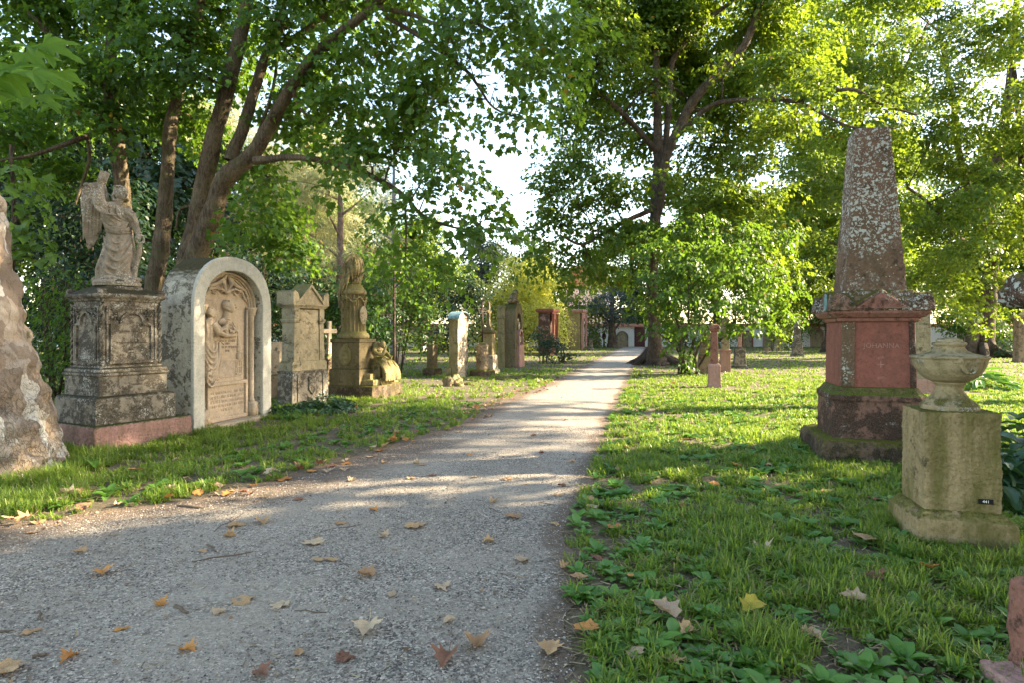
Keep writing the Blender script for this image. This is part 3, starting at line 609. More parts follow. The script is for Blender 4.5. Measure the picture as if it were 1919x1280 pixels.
pb(t, U, dens=13, branch_r=.02)
t.wood(M['barkdark'], 'stems'); t.crown(M['leaf'], 'maple', .14, 16, .3, tint=.45, droop=.6, up=.6)
# plane tree at the left edge
t = Tree('plane_tree', 'huge flaking plane trunk, pale and patchy, cut by the left edge', (-6.05,7.0,0), seed=14)
A = t.limb([(-6.16,7.0,-.3,1.12),(-6.17,7.0,0,.89),(-6.22,7.0,.5,.80),(-6.28,7.0,1.0,.735),(-6.36,7.0,1.73,.63),(-6.46,7.0,2.95,.53),(-6.56,7.0,3.8,.48),(-6.6,7.0,6,.42),(-6.9,6.8,9,.36),(-7.0,6.6,13,.2)], n=190, k=34, wob=0)
t.limb([(-6.6,7,6,.3),(-5.5,6,7.5,.22),(-3.5,4.5,8.6,.14),(-1.5,3,9.2,.07)], n=10)
t.limb([(-6.5,7,5.5,.3),(-7.8,6,7.0,.22),(-9.5,4.5,8.4,.14),(-11,3,9,.07)], n=10)
t.limb([(-6.7,7,7,.25),(-6.0,4,8.6,.18),(-5.2,1,9.6,.12),(-4.5,-2,10,.05)], n=10)
rg = np.random.default_rng(21)
for q in range(24):
    t.blob((rg.uniform(-12,-2.5), rg.uniform(-6,6.5), rg.uniform(7.8,12)), (1.5,1.5,.9), dens=2.6)
# low hanging spray at the top left, close to the camera
t.limb([(-5.5,6,7.5,.12),(-4.6,4.6,6.0,.07),(-3.4,3.4,4.0,.03),(-2.6,2.75,2.95,.012),(-2.3,2.6,2.72,.008)], n=6)
t.wood(M['plane'])
t.crown(M['leaf'], 'maple', .26, 14, .55, tint=.5)
sprig = [(25,130,.20),(70,115,.17),(100,150,.2),(120,95,.17),(40,165,.18),(85,185,.18),(10,175,.18),(130,165,.13),(60,90,.13),(0,150,.2),(110,205,.1)]
pos = np.array([P(px,py,2.55+.1*math.sin(i*2.1)) for i,(px,py,s_) in enumerate(sprig)]); n_ = len(pos)
rg = np.random.default_rng(5)
tip = np.column_stack([rg.uniform(.3,1,n_), rg.uniform(-.5,.2,n_), rg.uniform(-.7,-.1,n_)])
nor = np.column_stack([rg.normal(0,.3,n_), -.5+rg.normal(0,.3,n_), np.full(n_,.9)])
place('leaf_spray', pos-t.o-nrm(tip)*.08, tip, nor, np.array([s_ for _,_,s_ in sprig])*.95, np.full(n_,.8), 'palm', M['leafspray'], t.root, True)
for i in range(0,n_-1): t_=None
# the young maple leaves beside the trunk, in front of the dark wood
t = Tree('young_maple', 'young maple with layered pale leaves just right of the plane trunk', P(20,800,9.8), 'young tree', seed=15); t.root.location.z = 0; t.o[2] = 0
f = t.o
t.limb([(f[0],f[1],0,.06),(f[0]-.1,f[1],1.5,.05),(f[0]+.05,f[1],3.0,.035),(f[0],f[1],4.6,.02)], n=8)
pb(t, [(25,370,9.6,34,15,.4),(60,410,9.5,38,13,.4),(20,440,9.5,30,13,.4),(70,450,9.6,34,13,.4),(50,480,9.5,34,12,.4),(30,330,9.8,34,16,.4),(80,340,9.9,30,13,.4)], dens=9, branch_r=.02)
t.wood(M['barkdark'], 'stems'); t.crown(M['leaf'], 'maple', .13, 13, .26, tint=.85)
# shrubs behind the angel
bush('elder_shrub', 'dense green shrub with arching shoots between the plane trunk and the angel pedestal', -7.7, 10.6, 3.6, 2.4, 2.9, M['leaf'], 'lance', .085, nb=30, dens=24.0, per=13, seed=31, tint=.5, R_=.22, stems=9)
bush('laurel_bush', 'dark evergreen bush in shadow behind the angel pedestal', -11.5, 16.5, 6, 4.5, 5.8, M['leafdeep'], 'quad', .15, nb=34, dens=6.0, per=14, seed=32, tint=.25, R_=.35, stems=7)
bush('laurel_bush', 'dark evergreen bush behind the arched white monument', -8.2, 18.5, 4.5, 3.5, 4.6, M['leafdeep'], 'quad', .15, nb=26, dens=6.8, per=14, seed=33, tint=.3, R_=.35, stems=7)
bush('laurel_bush', 'dark evergreen bush farthest left, behind the young maple', -15.0, 14.5, 5.5, 4.5, 7.0, M['leafdeep'], 'quad', .16, nb=34, dens=5.2, per=14, seed=34, tint=.2, R_=.4, stems=7)
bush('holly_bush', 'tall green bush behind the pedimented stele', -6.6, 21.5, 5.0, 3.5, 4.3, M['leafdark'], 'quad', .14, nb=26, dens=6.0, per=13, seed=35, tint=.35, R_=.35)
bush('hazel_bush', 'leafy green bush behind the draped urn column', -4.6, 23.5, 4.4, 3.0, 4.6, M['leaf'], 'quad', .13, nb=26, dens=6.4, per=12, seed=36, tint=.5, R_=.35)
bush('yew_bush', 'dark yew behind the slab with the copper hood', -2.9, 34, 4.4, 3.5, 4.6, M['leafdeep'], 'quad', .16, nb=24, dens=6.0, per=13, seed=37, tint=.2, R_=.4)
bush('forsythia_bush', 'glowing yellow-green bush behind the tall niche monument', .2, 45, 9.0, 5, 6.9, M['leafyellow'], 'quad', .15, nb=46, dens=6.0, per=13, seed=38, tint=.65, R_=.4)
bush('ivy_bush', 'dark glossy bush between the tall niche monument and the red niche stone', 1.55, 30.5, 2.0, 2.0, 2.0, M['ivy'], 'quad', .11, nb=20, dens=18.0, per=12, seed=39, tint=.35, R_=.25)
bush('ivy_bush', 'low ivy mound at the foot of the red niche stone beside the path', 2.6, 31.0, 1.5, 1.6, .9, M['ivy'], 'quad', .11, nb=12, dens=20.0, per=12, seed=40, tint=.5, R_=.22)
bush('garden_bush', 'green bush behind the tall pale niche stone', 7.0, 60, 5, 4, 5.6, M['leafbright'], 'quad', .24, nb=22, dens=3.2, per=12, seed=41, tint=.3, R_=.5)
bush('garden_bush', 'rounded bush by the far wall at the left, next to the white cross', -9.6, 50, 4.2, 3, 2.3, M['leafbright'], 'quad', .2, nb=16, dens=4.4, per=12, seed=42, tint=.4, R_=.45)
bush('garden_bush', 'pale grassy bush in front of the far wall, left of the copper-hooded slab', -5.2, 46, 2.0, 2, 1.7, M['leafyellow'], 'lance', .35, nb=10, dens=6.0, per=12, seed=43, tint=.5, R_=.4)
bush('elder_bush', 'loose sunlit bush left of the slim grey obelisk', 21.5, 50, 5.5, 4, 6.0, M['leafbright'], 'quad', .22, nb=26, dens=3.2, per=12, seed=44, tint=.75, R_=.5)
bush('elder_bush', 'round green bush by the far wall at the right edge', 43.5, 55, 4, 3, 2.6, M['leafbright'], 'quad', .24, nb=14, dens=4.0, per=12, seed=45, tint=.3, R_=.5)
bush('elder_bush', 'dark leafy bush between the pale stele and the tall post behind the red obelisk', 36, 48, 7, 4, 3.6, M['leaf'], 'quad', .22, nb=24, dens=3.6, per=12, seed=46, tint=.45, R_=.5)
# woods farther back
gen_tree('juniper_tree', 'grey-green tree with a forked dark trunk before the white wall at the path end', 9.8, 60, 6.6, .42, 2.2, 2.9, M['leafblue'], M['barkdark'], 'quad', .2, nb=34, dens=4, per=13, seed=51, tint=.5, R_=.45)
for i,(x,y,H,tr,cr,lab) in enumerate([(-11.2,40,17,.30,4.2,'sunlit pine seen just above the draped urn column'),(-15.0,44,18,.32,4.6,'sunlit pine behind the pedimented stele'),(-19.5,42,18,.3,4.4,'sunlit pine behind the leaning maple limbs')]):
    gen_tree('pine_tree', lab, x, y, H, tr, 3.5, cr, M['leafpine'], M['pinebark'], 'needle', .30, nb=46, dens=2.6, per=40, seed=60+i, tint=.55, R_=.5, up=.5, top=.6)
gen_tree('birch_tree', 'thin pale-barked tree right of the draped urn column', -5.2, 27, 12, .15, 5, 2.4, M['leaf'], M['birch'], 'quad', .15, nb=24, dens=5, per=10, seed=70, tint=.6)
gen_tree('sapling', 'dark slim sapling directly right of the seated mourner', -3.55, 18.5, 5.2, .055, 1.7, 1.3, M['leaf'], M['barkdark'], 'maple', .13, nb=18, dens=9, per=11, seed=71, tint=.6, R_=.3)
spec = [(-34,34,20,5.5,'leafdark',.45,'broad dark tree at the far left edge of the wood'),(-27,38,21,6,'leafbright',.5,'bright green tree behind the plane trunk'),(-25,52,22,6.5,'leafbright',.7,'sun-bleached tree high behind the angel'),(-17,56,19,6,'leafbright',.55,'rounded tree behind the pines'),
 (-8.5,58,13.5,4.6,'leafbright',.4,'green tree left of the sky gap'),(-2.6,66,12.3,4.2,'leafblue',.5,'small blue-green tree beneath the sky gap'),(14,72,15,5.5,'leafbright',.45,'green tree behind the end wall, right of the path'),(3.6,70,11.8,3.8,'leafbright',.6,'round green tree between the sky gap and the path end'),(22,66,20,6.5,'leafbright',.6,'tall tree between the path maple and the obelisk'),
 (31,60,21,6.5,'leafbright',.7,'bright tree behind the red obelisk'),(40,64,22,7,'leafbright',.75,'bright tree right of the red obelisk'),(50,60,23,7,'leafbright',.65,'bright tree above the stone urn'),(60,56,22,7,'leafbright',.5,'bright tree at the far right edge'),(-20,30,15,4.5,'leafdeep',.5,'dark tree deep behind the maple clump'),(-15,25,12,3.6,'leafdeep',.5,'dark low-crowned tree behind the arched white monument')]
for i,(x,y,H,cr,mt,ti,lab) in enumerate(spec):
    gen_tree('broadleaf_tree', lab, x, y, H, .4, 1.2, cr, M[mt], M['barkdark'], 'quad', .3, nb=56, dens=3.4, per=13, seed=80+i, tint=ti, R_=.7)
# tall neighbours to the right of the picture whose crowns shade the foreground; the high-crowned one is added to keep sun off the left graves
SH = [(17,-1,15,6.5,3.5,46,'broad maple to the right of the camera shading the path'),(13.5,3,12,4.5,4.2,34,'lower shade maple just outside the picture at the right'),(12,-4,13,5,3.5,30,'shade maple behind the camera at the right'),(15.5,6,14,5.5,3.2,40,'shade maple right of the urn pedestal, outside the picture'),(25,2,18,7,4,40,'tall maple beyond the shade maple'),(20.5,15.2,20,5.6,12.2,44,'high-crowned maple added outside the picture at the right to block sun'),(6,-8,15,6,5,34,'maple behind the camera')]
for i,(x,y,H,cr,base,nb,lab) in enumerate(SH):
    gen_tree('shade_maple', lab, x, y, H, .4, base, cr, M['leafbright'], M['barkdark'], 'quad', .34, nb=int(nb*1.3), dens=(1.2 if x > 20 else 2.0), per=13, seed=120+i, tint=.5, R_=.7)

# low trees over the end wall and shrubs in front of it
hw = [(-40,'bright low tree over the wall far left'),(-33,'second low tree from the left over the wall'),(-26,'low tree over the wall behind the pines'),(-19,'low green tree over the wall left of the birch'),(-12,'low tree over the wall behind the white cross'),(19,'low tree over the wall right of the end of the path'),(25,'low tree over the wall behind the slender red post'),(31.5,'low tree over the wall behind the pale stele'),(38,'low tree over the wall left of the gabled wall piece'),(45,'low tree over the wall behind the red obelisk'),(52,'low tree over the wall behind the stone urn'),(59,'low tree over the wall at the right edge')]
for i,(x,lab) in enumerate(hw):
    gen_tree('wall_tree', lab, x, 69+(i%3), 8+(i*37%5)*.8, .25, .6, 4.4, M['leafbright'], M['barkdark'], 'quad', .28, nb=26, dens=2.6, per=12, seed=200+i, tint=.3+.1*(i%4), R_=.6)
for i,(x,y,w_,h_,lab,ti) in enumerate([(15.5,58,4.5,3.2,'leafy shrub right of the big path maple, before the wall',.4),(20,60,5,2.6,'shrub before the wall behind the slender red post',.6),(26.5,59,5,3.4,'shrub before the wall behind the pale stele',.5),(36.5,61,4,2.4,'low shrub before the wall right of the gabled piece',.4),(4.6,57,3.5,3.6,'shrub beside the small grave post at the end of the path',.5),(-16,52,6,2.6,'shrub before the wall seen beneath the pines',.5),(-25,48,8,4.2,'wide shrub behind the leaning maple trunks',.4)]):
    bush('wall_shrub', lab, x, y, w_, 3, h_, M['leafbright'] if ti > .45 else M['leaf'], 'quad', .2, nb=18, dens=4.5, per=12, seed=230+i, tint=ti, R_=.45)
# ---------------------------------------------------------------- monuments
def front(px, py, alpha, w, D, d=None):
    """foot centre of a stone whose near left front corner is seen at (px, py)"""
    c = G(px, py) if d is None else Vector(((px-959.5)/F*d, d, 0))
    a = R(alpha); u = Vector((math.cos(a), math.sin(a), 0)); b = Vector((-math.sin(a), math.cos(a), 0))
    return c + u*w/2 + b*D/2, a
def part(name, parent, mat, fn, bevel=0.0, smooth=False, seg=2):
    bm = bmesh.new(); fn(bm); return from_bm(name, bm, mat, parent, smooth, bevel, seg)
def head(bm, c, r, face=Vector((0,-1,0)), hair=True):
    """small carved head with brow, nose, chin and hair"""
    c = Vector(c); f = face.normalized(); s = f.cross(Vector((0,0,1))).normalized(); q = f.to_track_quat('-Y','Z').to_matrix()
    ell(bm, c, (r*.78, r*.9, r*1.08), q); ell(bm, c+f*r*.35+Vector((0,0,-r*.55)), (r*.5, r*.5, r*.5), q)
    tube(bm, [c+f*r*.85+Vector((0,0,r*.25)), c+f*r*1.18+Vector((0,0,-r*.18)), c+f*r*.9+Vector((0,0,-r*.3))], [r*.09, r*.15, r*.12], 8)
    tube(bm, [c+f*r*.86+s*r*.5+Vector((0,0,r*.3)), c+f*r*1.0+Vector((0,0,r*.32)), c+f*r*.86-s*r*.5+Vector((0,0,r*.3))], r*.08, 8)
    tube(bm, [c+f*r*.78+s*r*.2+Vector((0,0,-r*.52)), c+f*r*.9+Vector((0,0,-r*.5)), c+f*r*.78-s*r*.2+Vector((0,0,-r*.52))], r*.09, 8)
    if hair:
        ell(bm, c-f*r*.38+Vector((0,0,r*.25)), (r*.84, r*.86, r*.92), q)
        for k in range(40):   # waved locks over the crown and down the neck, never over the face
            a = 1.5+(2*math.pi-3.0)*((k*.618)%1); zz = .95-1.9*((k*.381)%1)
            d = (f*math.cos(a)+s*math.sin(a))*math.sqrt(max(.3, 1-zz*zz*.55))
            ell(bm, c-f*r*.12+d*r*.84+Vector((0,0,.12*r+zz*r*.8)), (r*.20,r*.20,r*.22), None, 2)
# 1. angel -------------------------------------------------
loc, a = front(190, 850, 63, .82, .70, 8.3)
AN = thing('angel_monument', 'grey stone angel with raised arm on a tall lichen-spotted pedestal above pink granite', 'monument', loc, a)
def f(bm): stack(bm, [(-.08,.70,.60,.06,0),(.30,.69,.59,.06,0),(.345,.67,.57,.06,0)])
bm = bmesh.new(); f(bm); sculpt('granite_plinth', bm, M['redplinth'], AN, .018, 1, .006, 26, False)
bm = bmesh.new(); stack(bm, [(.345,.565,.495),(.685,.56,.49),(.715,.535,.465),(.722,.49,.43)]); sculpt('lower_step', bm, M['greystone'], AN, .014, 1, .003, 30, False)
part('lower_block', AN, M['greystone'], lambda bm: stack(bm, [(.72,.475,.415),(.985,.475,.415)]), .008)
part('moulding', AN, M['greystone'], lambda bm: stack(bm, [(.985,.485,.425),(1.0,.50,.44),(1.03,.50,.44),(1.04,.475,.415),(1.06,.48,.42),(1.085,.47,.41),(1.10,.435,.375),(1.13,.42,.36)]), .004)
part('shaft', AN, M['greystone'], lambda bm: stack(bm, [(1.13,.41,.35),(2.03,.40,.34)]), .006)
def f(bm):   # arched panel frame and foliage spandrels on two faces
    for rot, hw, yy in ((0,.30,.352),(-math.pi/2,.25,.412)):
        Mx = Matrix.Rotation(rot, 4, 'Z'); n0 = len(bm.verts)
        op = [(-hw,1.2),(-hw,1.72),(-hw*.58,1.72)]+[(hw*.58*math.cos(math.pi*(1-k/12)),1.74+.15*math.sin(math.pi*k/12)) for k in range(13)]+[(hw*.58,1.72),(hw,1.72),(hw,1.2)]
        ip = [(x*.88 if abs(x) > hw*.6 else x*.84, z if z < 1.3 else z-.022) for x, z in op]
        band(bm, op, ip, -yy-.02, -yy+.01)
        band(bm, [(-hw-.05,1.17),(-hw-.05,1.96),(hw+.05,1.96),(hw+.05,1.17)], [(-hw-.025,1.17),(-hw-.025,1.93),(hw+.025,1.93),(hw+.025,1.17)], -yy-.012, -yy+.01)
        box(bm, -hw-.02, hw+.02, -yy-.03, -yy+.01, 1.155, 1.19)
        for sx in (-1,1):
            for k in range(14):
                q = random.random(); w_ = random.random()
                x = sx*(hw*.62+q*hw*.36); z = 1.78+w_*.14
                ell(bm, (x, -yy-.006, z), (.022,.016,.014), Matrix.Rotation(random.random()*3, 3, 'Y'), 1)
        vs = bm.verts[:]; 
        for v in vs[n0:]: v.co = Mx @ v.co
part('carved_panel', AN, M['greystone'], f)
for sx, sy in ((-1,-1),(1,-1),(-1,1),(1,1)):   # twisted corner colonnettes
    def f(bm):
        for ph in (0, math.pi):
            tube(bm, [(sx*.405+.016*math.cos(k*.8+ph), sy*.345+.016*math.sin(k*.8+ph), 1.14+k*.0222) for k in range(40)], .016, 6)
    part('twisted_colonnette', AN, M['greystone'], f, smooth=True)
text('inscription', 'Hier ruhen', .06, (0,-.353,1.62), M['engrave'], AN)
text('inscription', 'Magdalena   Mann', .058, (0,-.353,1.45), M['engrave'], AN)
text('inscription', 'geb.\ngest.', .045, (0,-.353,1.33), M['engrave'], AN)
text('inscription', 'Dominik', .055, (.02,-.417,.86), M['engrave'], AN)
bm = bmesh.new()
stack(bm, [(2.03,.42,.36),(2.06,.43,.37),(2.08,.46,.40),(2.10,.475,.415),(2.13,.475,.415),(2.17,.40,.34),(2.25,.24,.22),(2.27,.22,.20)])
for sx, sy in ((-1,-1),(1,-1),(-1,1),(1,1)):
    for k in range(4): ell(bm, (sx*(.43-.03*(k%2)), sy*(.375-.02*(k//2)), 2.165+.012*(k%3)), (.045,.04,.03), None, 2)
for k in range(7): ell(bm, (-.16+.055*k+random.uniform(-.01,.01), -.25-.02*(k%2), 2.235), (.04,.035,.028), None, 2)
sculpt('cap', bm, M['greystone'], AN, .011, 1, .003, 35)
# the angel, drawn in its own frame: x to the viewer's right, -y towards the viewer
bm = bmesh.new()
def S(x, y, z): return Vector((x, y, z))
spine = [(.10,-.02,.235,.20),(.25,-.03,.225,.19),(.40,.0,.215,.18),(.55,.02,.20,.165),(.68,.03,.185,.15),(.78,.025,.165,.135),(.90,.0,.165,.135),(1.02,-.03,.17,.135),(1.12,-.04,.165,.12),(1.19,-.04,.13,.10),(1.24,-.02,.07,.07)]
A_ = crom(spine, 5); rings = []
for z, cx, rx, ry in A_:
    ring = []
    for k in range(56):
        th = 2*math.pi*k/56
        fo = 0
        if z < .80: fo = (.95-z)*.125*math.sin(th*9+z*3.2+math.sin(z*6)) + .02*math.sin(th*17-z*4)*(1-z)
        elif z < 1.15: fo = .05*math.sin(th*11+z*14)
        ring.append(bm.verts.new((cx+rx*(1+fo)*math.cos(th), ry*(1+fo)*math.sin(th)+.03*(z-.6), z)))
    rings.append(ring)
for p_, q_ in zip(rings, rings[1:]):
    for k in range(56): bm.faces.new((p_[k], p_[(k+1)%56], q_[(k+1)%56], q_[k]))
bm.faces.new(rings[0][::-1]); bm.faces.new(rings[-1])
def fold(pts, r):   # a drapery ridge laid on the front of the body
    out = []
    for x, z in crom(pts, 5):
        i = int(np.argmin(abs(A_[:,0]-z))); cz, cx, rx, ry = A_[i]; u = max(-.97, min(.97, (x-cx)/rx)); out.append(S(x, -ry*math.sqrt(1-u*u)*1.0+.03*(z-.6)-.006, z))
    n_ = len(out); tube(bm, out, [r*(.35+.65*math.sin(math.pi*min(1,max(0,k/(n_-1))))**.6) for k in range(n_)], 8)
for pts, r in [([(-.20,.98),(-.10,.86),(.04,.84),(.17,.98)],.030),([(-.18,.93),(-.04,.80),(.10,.83),(.19,.92)],.028),([(-.16,.88),(.0,.77),(.14,.83),(.20,.87)],.022),([(-.16,.80),(.02,.765),(.2,.80)],.018),
    ([(-.10,1.18),(-.06,1.02),(.04,.95)],.016),([(.0,1.2),(.0,1.05),(.08,.97)],.016),([(.08,1.16),(.07,1.05),(.13,1.0)],.014),([(-.14,1.12),(-.12,1.0),(-.04,.93)],.016),([(.12,1.1),(.14,.99)],.012),
    ([(-.17,.74),(-.12,.58),(.0,.50),(.12,.60),(.19,.76)],.024),([(-.18,.62),(-.10,.44),(.02,.36),(.14,.52),(.20,.70)],.024),([(-.20,.45),(-.12,.30),(.0,.24),(.12,.40),(.20,.62)],.022),
    ([(-.22,.32),(-.14,.20),(-.02,.15),(.10,.28),(.20,.50)],.022),([(.18,.70),(.16,.5),(.10,.28),(.0,.13)],.018),([(.21,.60),(.20,.40),(.17,.12)],.018),([(-.08,.72),(-.03,.62),(.06,.64)],.013),([(-.14,.16),(-.20,.12)],.02),([(.05,.2),(.08,.12)],.02)]: fold(pts, r)
head(bm, (.055,-.05,1.37), .098, Vector((.62,-.78,-.12)))
tube(bm, [S(.0,-.02,1.18), S(.04,-.04,1.30)], [.062,.05], 12)
for k in range(16):
    th = 2*math.pi*k/16; ell(bm, (.045+.082*math.cos(th), -.04+.085*math.sin(th), 1.435-.02*math.sin(th+1)), (.017,.017,.014), None, 1)
for k in range(6): tube(bm, [S(-.02-.008*k,-.05+.02*k,1.40-.01*k), S(-.055,-.05+.02*k,1.33), S(-.035-.01*(k%2),-.06+.02*k,1.24)], [.018,.022,.012], 6)
# raised arm with wide sleeve, hand and tablet
tube(bm, [S(-.10,-.02,1.12), S(-.17,-.06,1.14), S(-.215,-.10,1.20), S(-.215,-.12,1.30), S(-.20,-.13,1.38)], [.085,.10,.085,.07,.05], 14)
for k in range(5): tube(bm, [S(-.28+.03*k,-.10-.03*math.sin(k),1.25-.01*k), S(-.25+.035*k,-.16,1.10-.02*k), S(-.16+.04*k,-.17,1.02)], [.012,.018,.012], 6)
tube(bm, [S(-.20,-.13,1.36), S(-.19,-.14,1.45)], [.035,.03], 10)
ell(bm, (-.185,-.15,1.475), (.036,.026,.046))
for k in range(4): tube(bm, [S(-.212+.018*k,-.17,1.49), S(-.214+.019*k,-.19,1.525), S(-.212+.018*k,-.175,1.55)], [.011,.010,.008], 6)
tube(bm, [S(-.155,-.15,1.47), S(-.135,-.175,1.50), S(-.135,-.18,1.52)], [.012,.010,.008], 6)
n0 = len(bm.verts); box(bm, -.06,.06,-.014,.014,-.08,.10)
Mx = Matrix.Translation((-.165,-.13,1.545)) @ Matrix.Rotation(R(14),4,'Y') @ Matrix.Rotation(R(-10),4,'X')
for v in bm.verts[:][n0:]: v.co = Mx @ v.co
# lowered arm, hand and garland
tube(bm, [S(.10,-.03,1.13), S(.17,-.04,1.05), S(.215,-.05,.93), S(.25,-.09,.82), S(.262,-.12,.76)], [.075,.075,.062,.045,.032], 14)
for k in range(4): tube(bm, [S(.13+.02*k,-.10,1.1-.03*k), S(.20+.01*k,-.12,1.0-.03*k), S(.25,-.11,.9-.03*k)], .012, 6)
ell(bm, (.268,-.135,.735), (.03,.03,.042))
for k in range(4): tube(bm, [S(.252+.012*k,-.16,.73), S(.256+.012*k,-.178,.70), S(.26+.010*k,-.165,.675)], [.010,.010,.008], 6)
tube(bm, [S(.245,-.14,.745), S(.228,-.16,.72), S(.232,-.165,.70)], [.011,.010,.008], 6)
for k in range(16):
    th = 2*math.pi*k/16; ell(bm, (.285+.05*math.cos(th), -.13, .70+.06*math.sin(th)), (.018,.018,.022), Matrix.Rotation(th,3,'Y'), 2)
tube(bm, [S(.28,-.10,.66), S(.26,-.08,.45), S(.22,-.07,.25), S(.20,-.06,.1)], [.022,.036,.04,.05], 8)
tube(bm, [S(.30,-.10,.64), S(.29,-.08,.5), S(.25,-.05,.3)], [.018,.026,.02], 8)
# feet, rock base
for x in (-.04,.09): ell(bm, (x,-.20,.105), (.04,.075,.03))
n_r = 26; lathe(bm, [(.30,0),(.31,.05),(.27,.09),(.22,.11)], 24)
for k in range(16):
    th = random.random()*6.28; ell(bm, (.26*math.cos(th), .2*math.sin(th)-.02, .07+random.random()*.04), (.06,.05,.035), None, 2)
ST = sculpt('angel_statue', bm, M['statue'], AN, .0062, 1, .0012, 60)
ST.location = (.0,.0,2.26); ST.rotation_euler = (0,0,R(38)-a+R(-6)); ST.scale = (.98,.98,.98)
bm = bmesh.new()
out = [(-.15,1.50),(-.22,1.52),(-.31,1.48),(-.37,1.38),(-.385,1.2),(-.37,1.0),(-.355,.80),(-.33,.62),(-.315,.52),(-.27,.56),(-.22,.70),(-.19,.85),(-.175,1.0),(-.15,1.15),(-.10,1.22)]
out = [(x*1.28+.05, z) for x, z in out]; prism(bm, out, .03, .085)
for k in range(7):   # long feathers
    x0 = (-.355+.032*k)*1.28+.05; tube(bm, [S(x0+.02,.03,1.22-.02*k), S(x0,.022,.95), S(x0-.005+.01*k*.2,.03,.60+.05*abs(k-1))], [.012,.019,.010], 6, .6)
for k in range(40):  # small covert feathers
    u, w_ = random.random(), random.random()
    ell(bm, (-.39+.26*u, .026, 1.22+.24*w_), (.026,.014,.034), Matrix.Rotation(random.uniform(-.5,.5),3,'Y'), 2)
sculpt('wing', bm, M['statue'], ST, .009, 1, .002, 50)
# 2. arched monument -------------------------------------------------
W = 2.02; D = .62
loc, a = front(362, 815, 77.7, W, D, 9.53)
AR = thing('arched_monument', 'white-rendered arched monument framing a sandstone relief of a woman and a bust', 'monument', loc, a)
o_ = arch_pts(W/2, 1.93, .95, 30, -.1, 2.35); i_ = arch_pts(.76, 2.02, .63, 30, -.1, 2.1)
for k in range(len(i_)): i_[k] = (i_[k][0]*1.0-.005, i_[k][1])
def f(bm): band(bm, o_, i_, -D/2, D/2-.0)
# front face pale, old mossy render on the barrel top and sides
bmf = bmesh.new(); band(bmf, o_, i_, -D/2-.012, -D/2+.05); from_bm('front_frame', bmf, M['render'], AR, bevel=.012)
o2 = [(x*.994, z if z < 0 else z-.006) for x, z in o_]
bmf = bmesh.new(); band(bmf, o2, i_, -D/2+.051, D/2); 
oo = sculpt('vault', bmf, M['renderold'], AR, .02, 1, .006, 18)
bmf = bmesh.new(); prism(bmf, [(x*1.02, z) for x, z in i_], D/2-.12, D/2-.04); from_bm('back_wall', bmf, M['renderold'], AR)
bmf = bmesh.new(); box(bmf, -.80,.80,-D/2-.10,-D/2+.2,-.1,.07); sculpt('sandstone_sill', bmf, M['relief'], AR, .014, 1, .003, 20)
y_ = -D/2+.22
ip = arch_pts(.745, 2.02, .61, 30, .07, 2.1)
bmf = bmesh.new(); prism(bmf, [(x, z) for x, z in ip], y_, y_+.1); PN = from_bm('relief_panel', bmf, M['relief'], AR)
bmf = bmesh.new(); box(bmf, -.45,.42,y_-.012,y_+.01,.80,1.12); from_bm('stained_slab', bmf, M['reliefgrey'], AR, bevel=.006)
bmf = bmesh.new()
ou = arch_pts(.74, 2.03, .60, 30, 2.0, 2.1)[1:-1]
for kk, (s1, s2, dy) in enumerate(((1.0,.94,.10),(.945,.90,.06),(.90,.85,.03))):
    band(bmf, [(x*s1, 2.03+(z-2.03)*s1) for x, z in ou], [(x*s2, 2.03+(z-2.03)*s2) for x, z in ou], y_-dy, y_+.02)
from_bm('arch_moulding', bmf, M['relief'], AR, bevel=.006)
for sx in (-1, 1):
    bmf = bmesh.new(); cx = sx*.64
    stack(bmf, [(.07,.085,.085,cx,y_-.07),(.30,.085,.085,cx,y_-.07),(.33,.06,.06,cx,y_-.07)])
    lathe(bmf, [(.06,.33),(.065,.35),(.045,.38),(.045,1.84),(.055,1.85),(.05,1.87),(.065,1.93),(.085,1.99),(.10,2.02),(.10,2.05)], 18, (cx,y_-.07,0))
    lathe(bmf, [(.022,.1),(.022,2.0)], 10, (cx-sx*.085,y_-.04,0))
    for k in range(14):
        th = k*2.4; ell(bmf, (cx+.062*math.cos(th), y_-.07+.062*math.sin(th), 1.89+.012*k*.8), (.018,.018,.02), None, 1)
    from_bm('colonnette', bmf, M['relief'], AR, smooth=True)
bmf = bmesh.new()
band(bmf, [(-.52,.14),(-.52,.74),(.52,.74),(.52,.14)], [(-.46,.14),(-.46,.68),(.46,.68),(.46,.14)], y_-.09, y_-.03)
box(bmf, -.52,.52,y_-.09,y_-.03,.08,.145); box(bmf, -.465,.465,y_-.05,y_+.02,.14,.69)
TB = from_bm('tablet', bmf, M['relief'], AR, bevel=.006)
text('inscription', 'ZUM ANDENKEN    AN  IHRE\nMUTTER UND SEINEN  SOHN\nERRICHTET VON DEN KINDERN\nUND VON DEM GATTEN\nGESETZT', .075, (0,y_-.052,.41), M['reliefgrey'], AR, .003)
text('inscription', 'HIER RUHT\nIN GOTT\nGEB. D. 13 MAI\n1803\nGEST. D. 19 JUNI\n1846', .062, (.07,y_-.006,1.42), M['reliefgrey'], AR, .003)
bmf = bmesh.new()   # gothic canopy: ogee leaves and hanging cusps
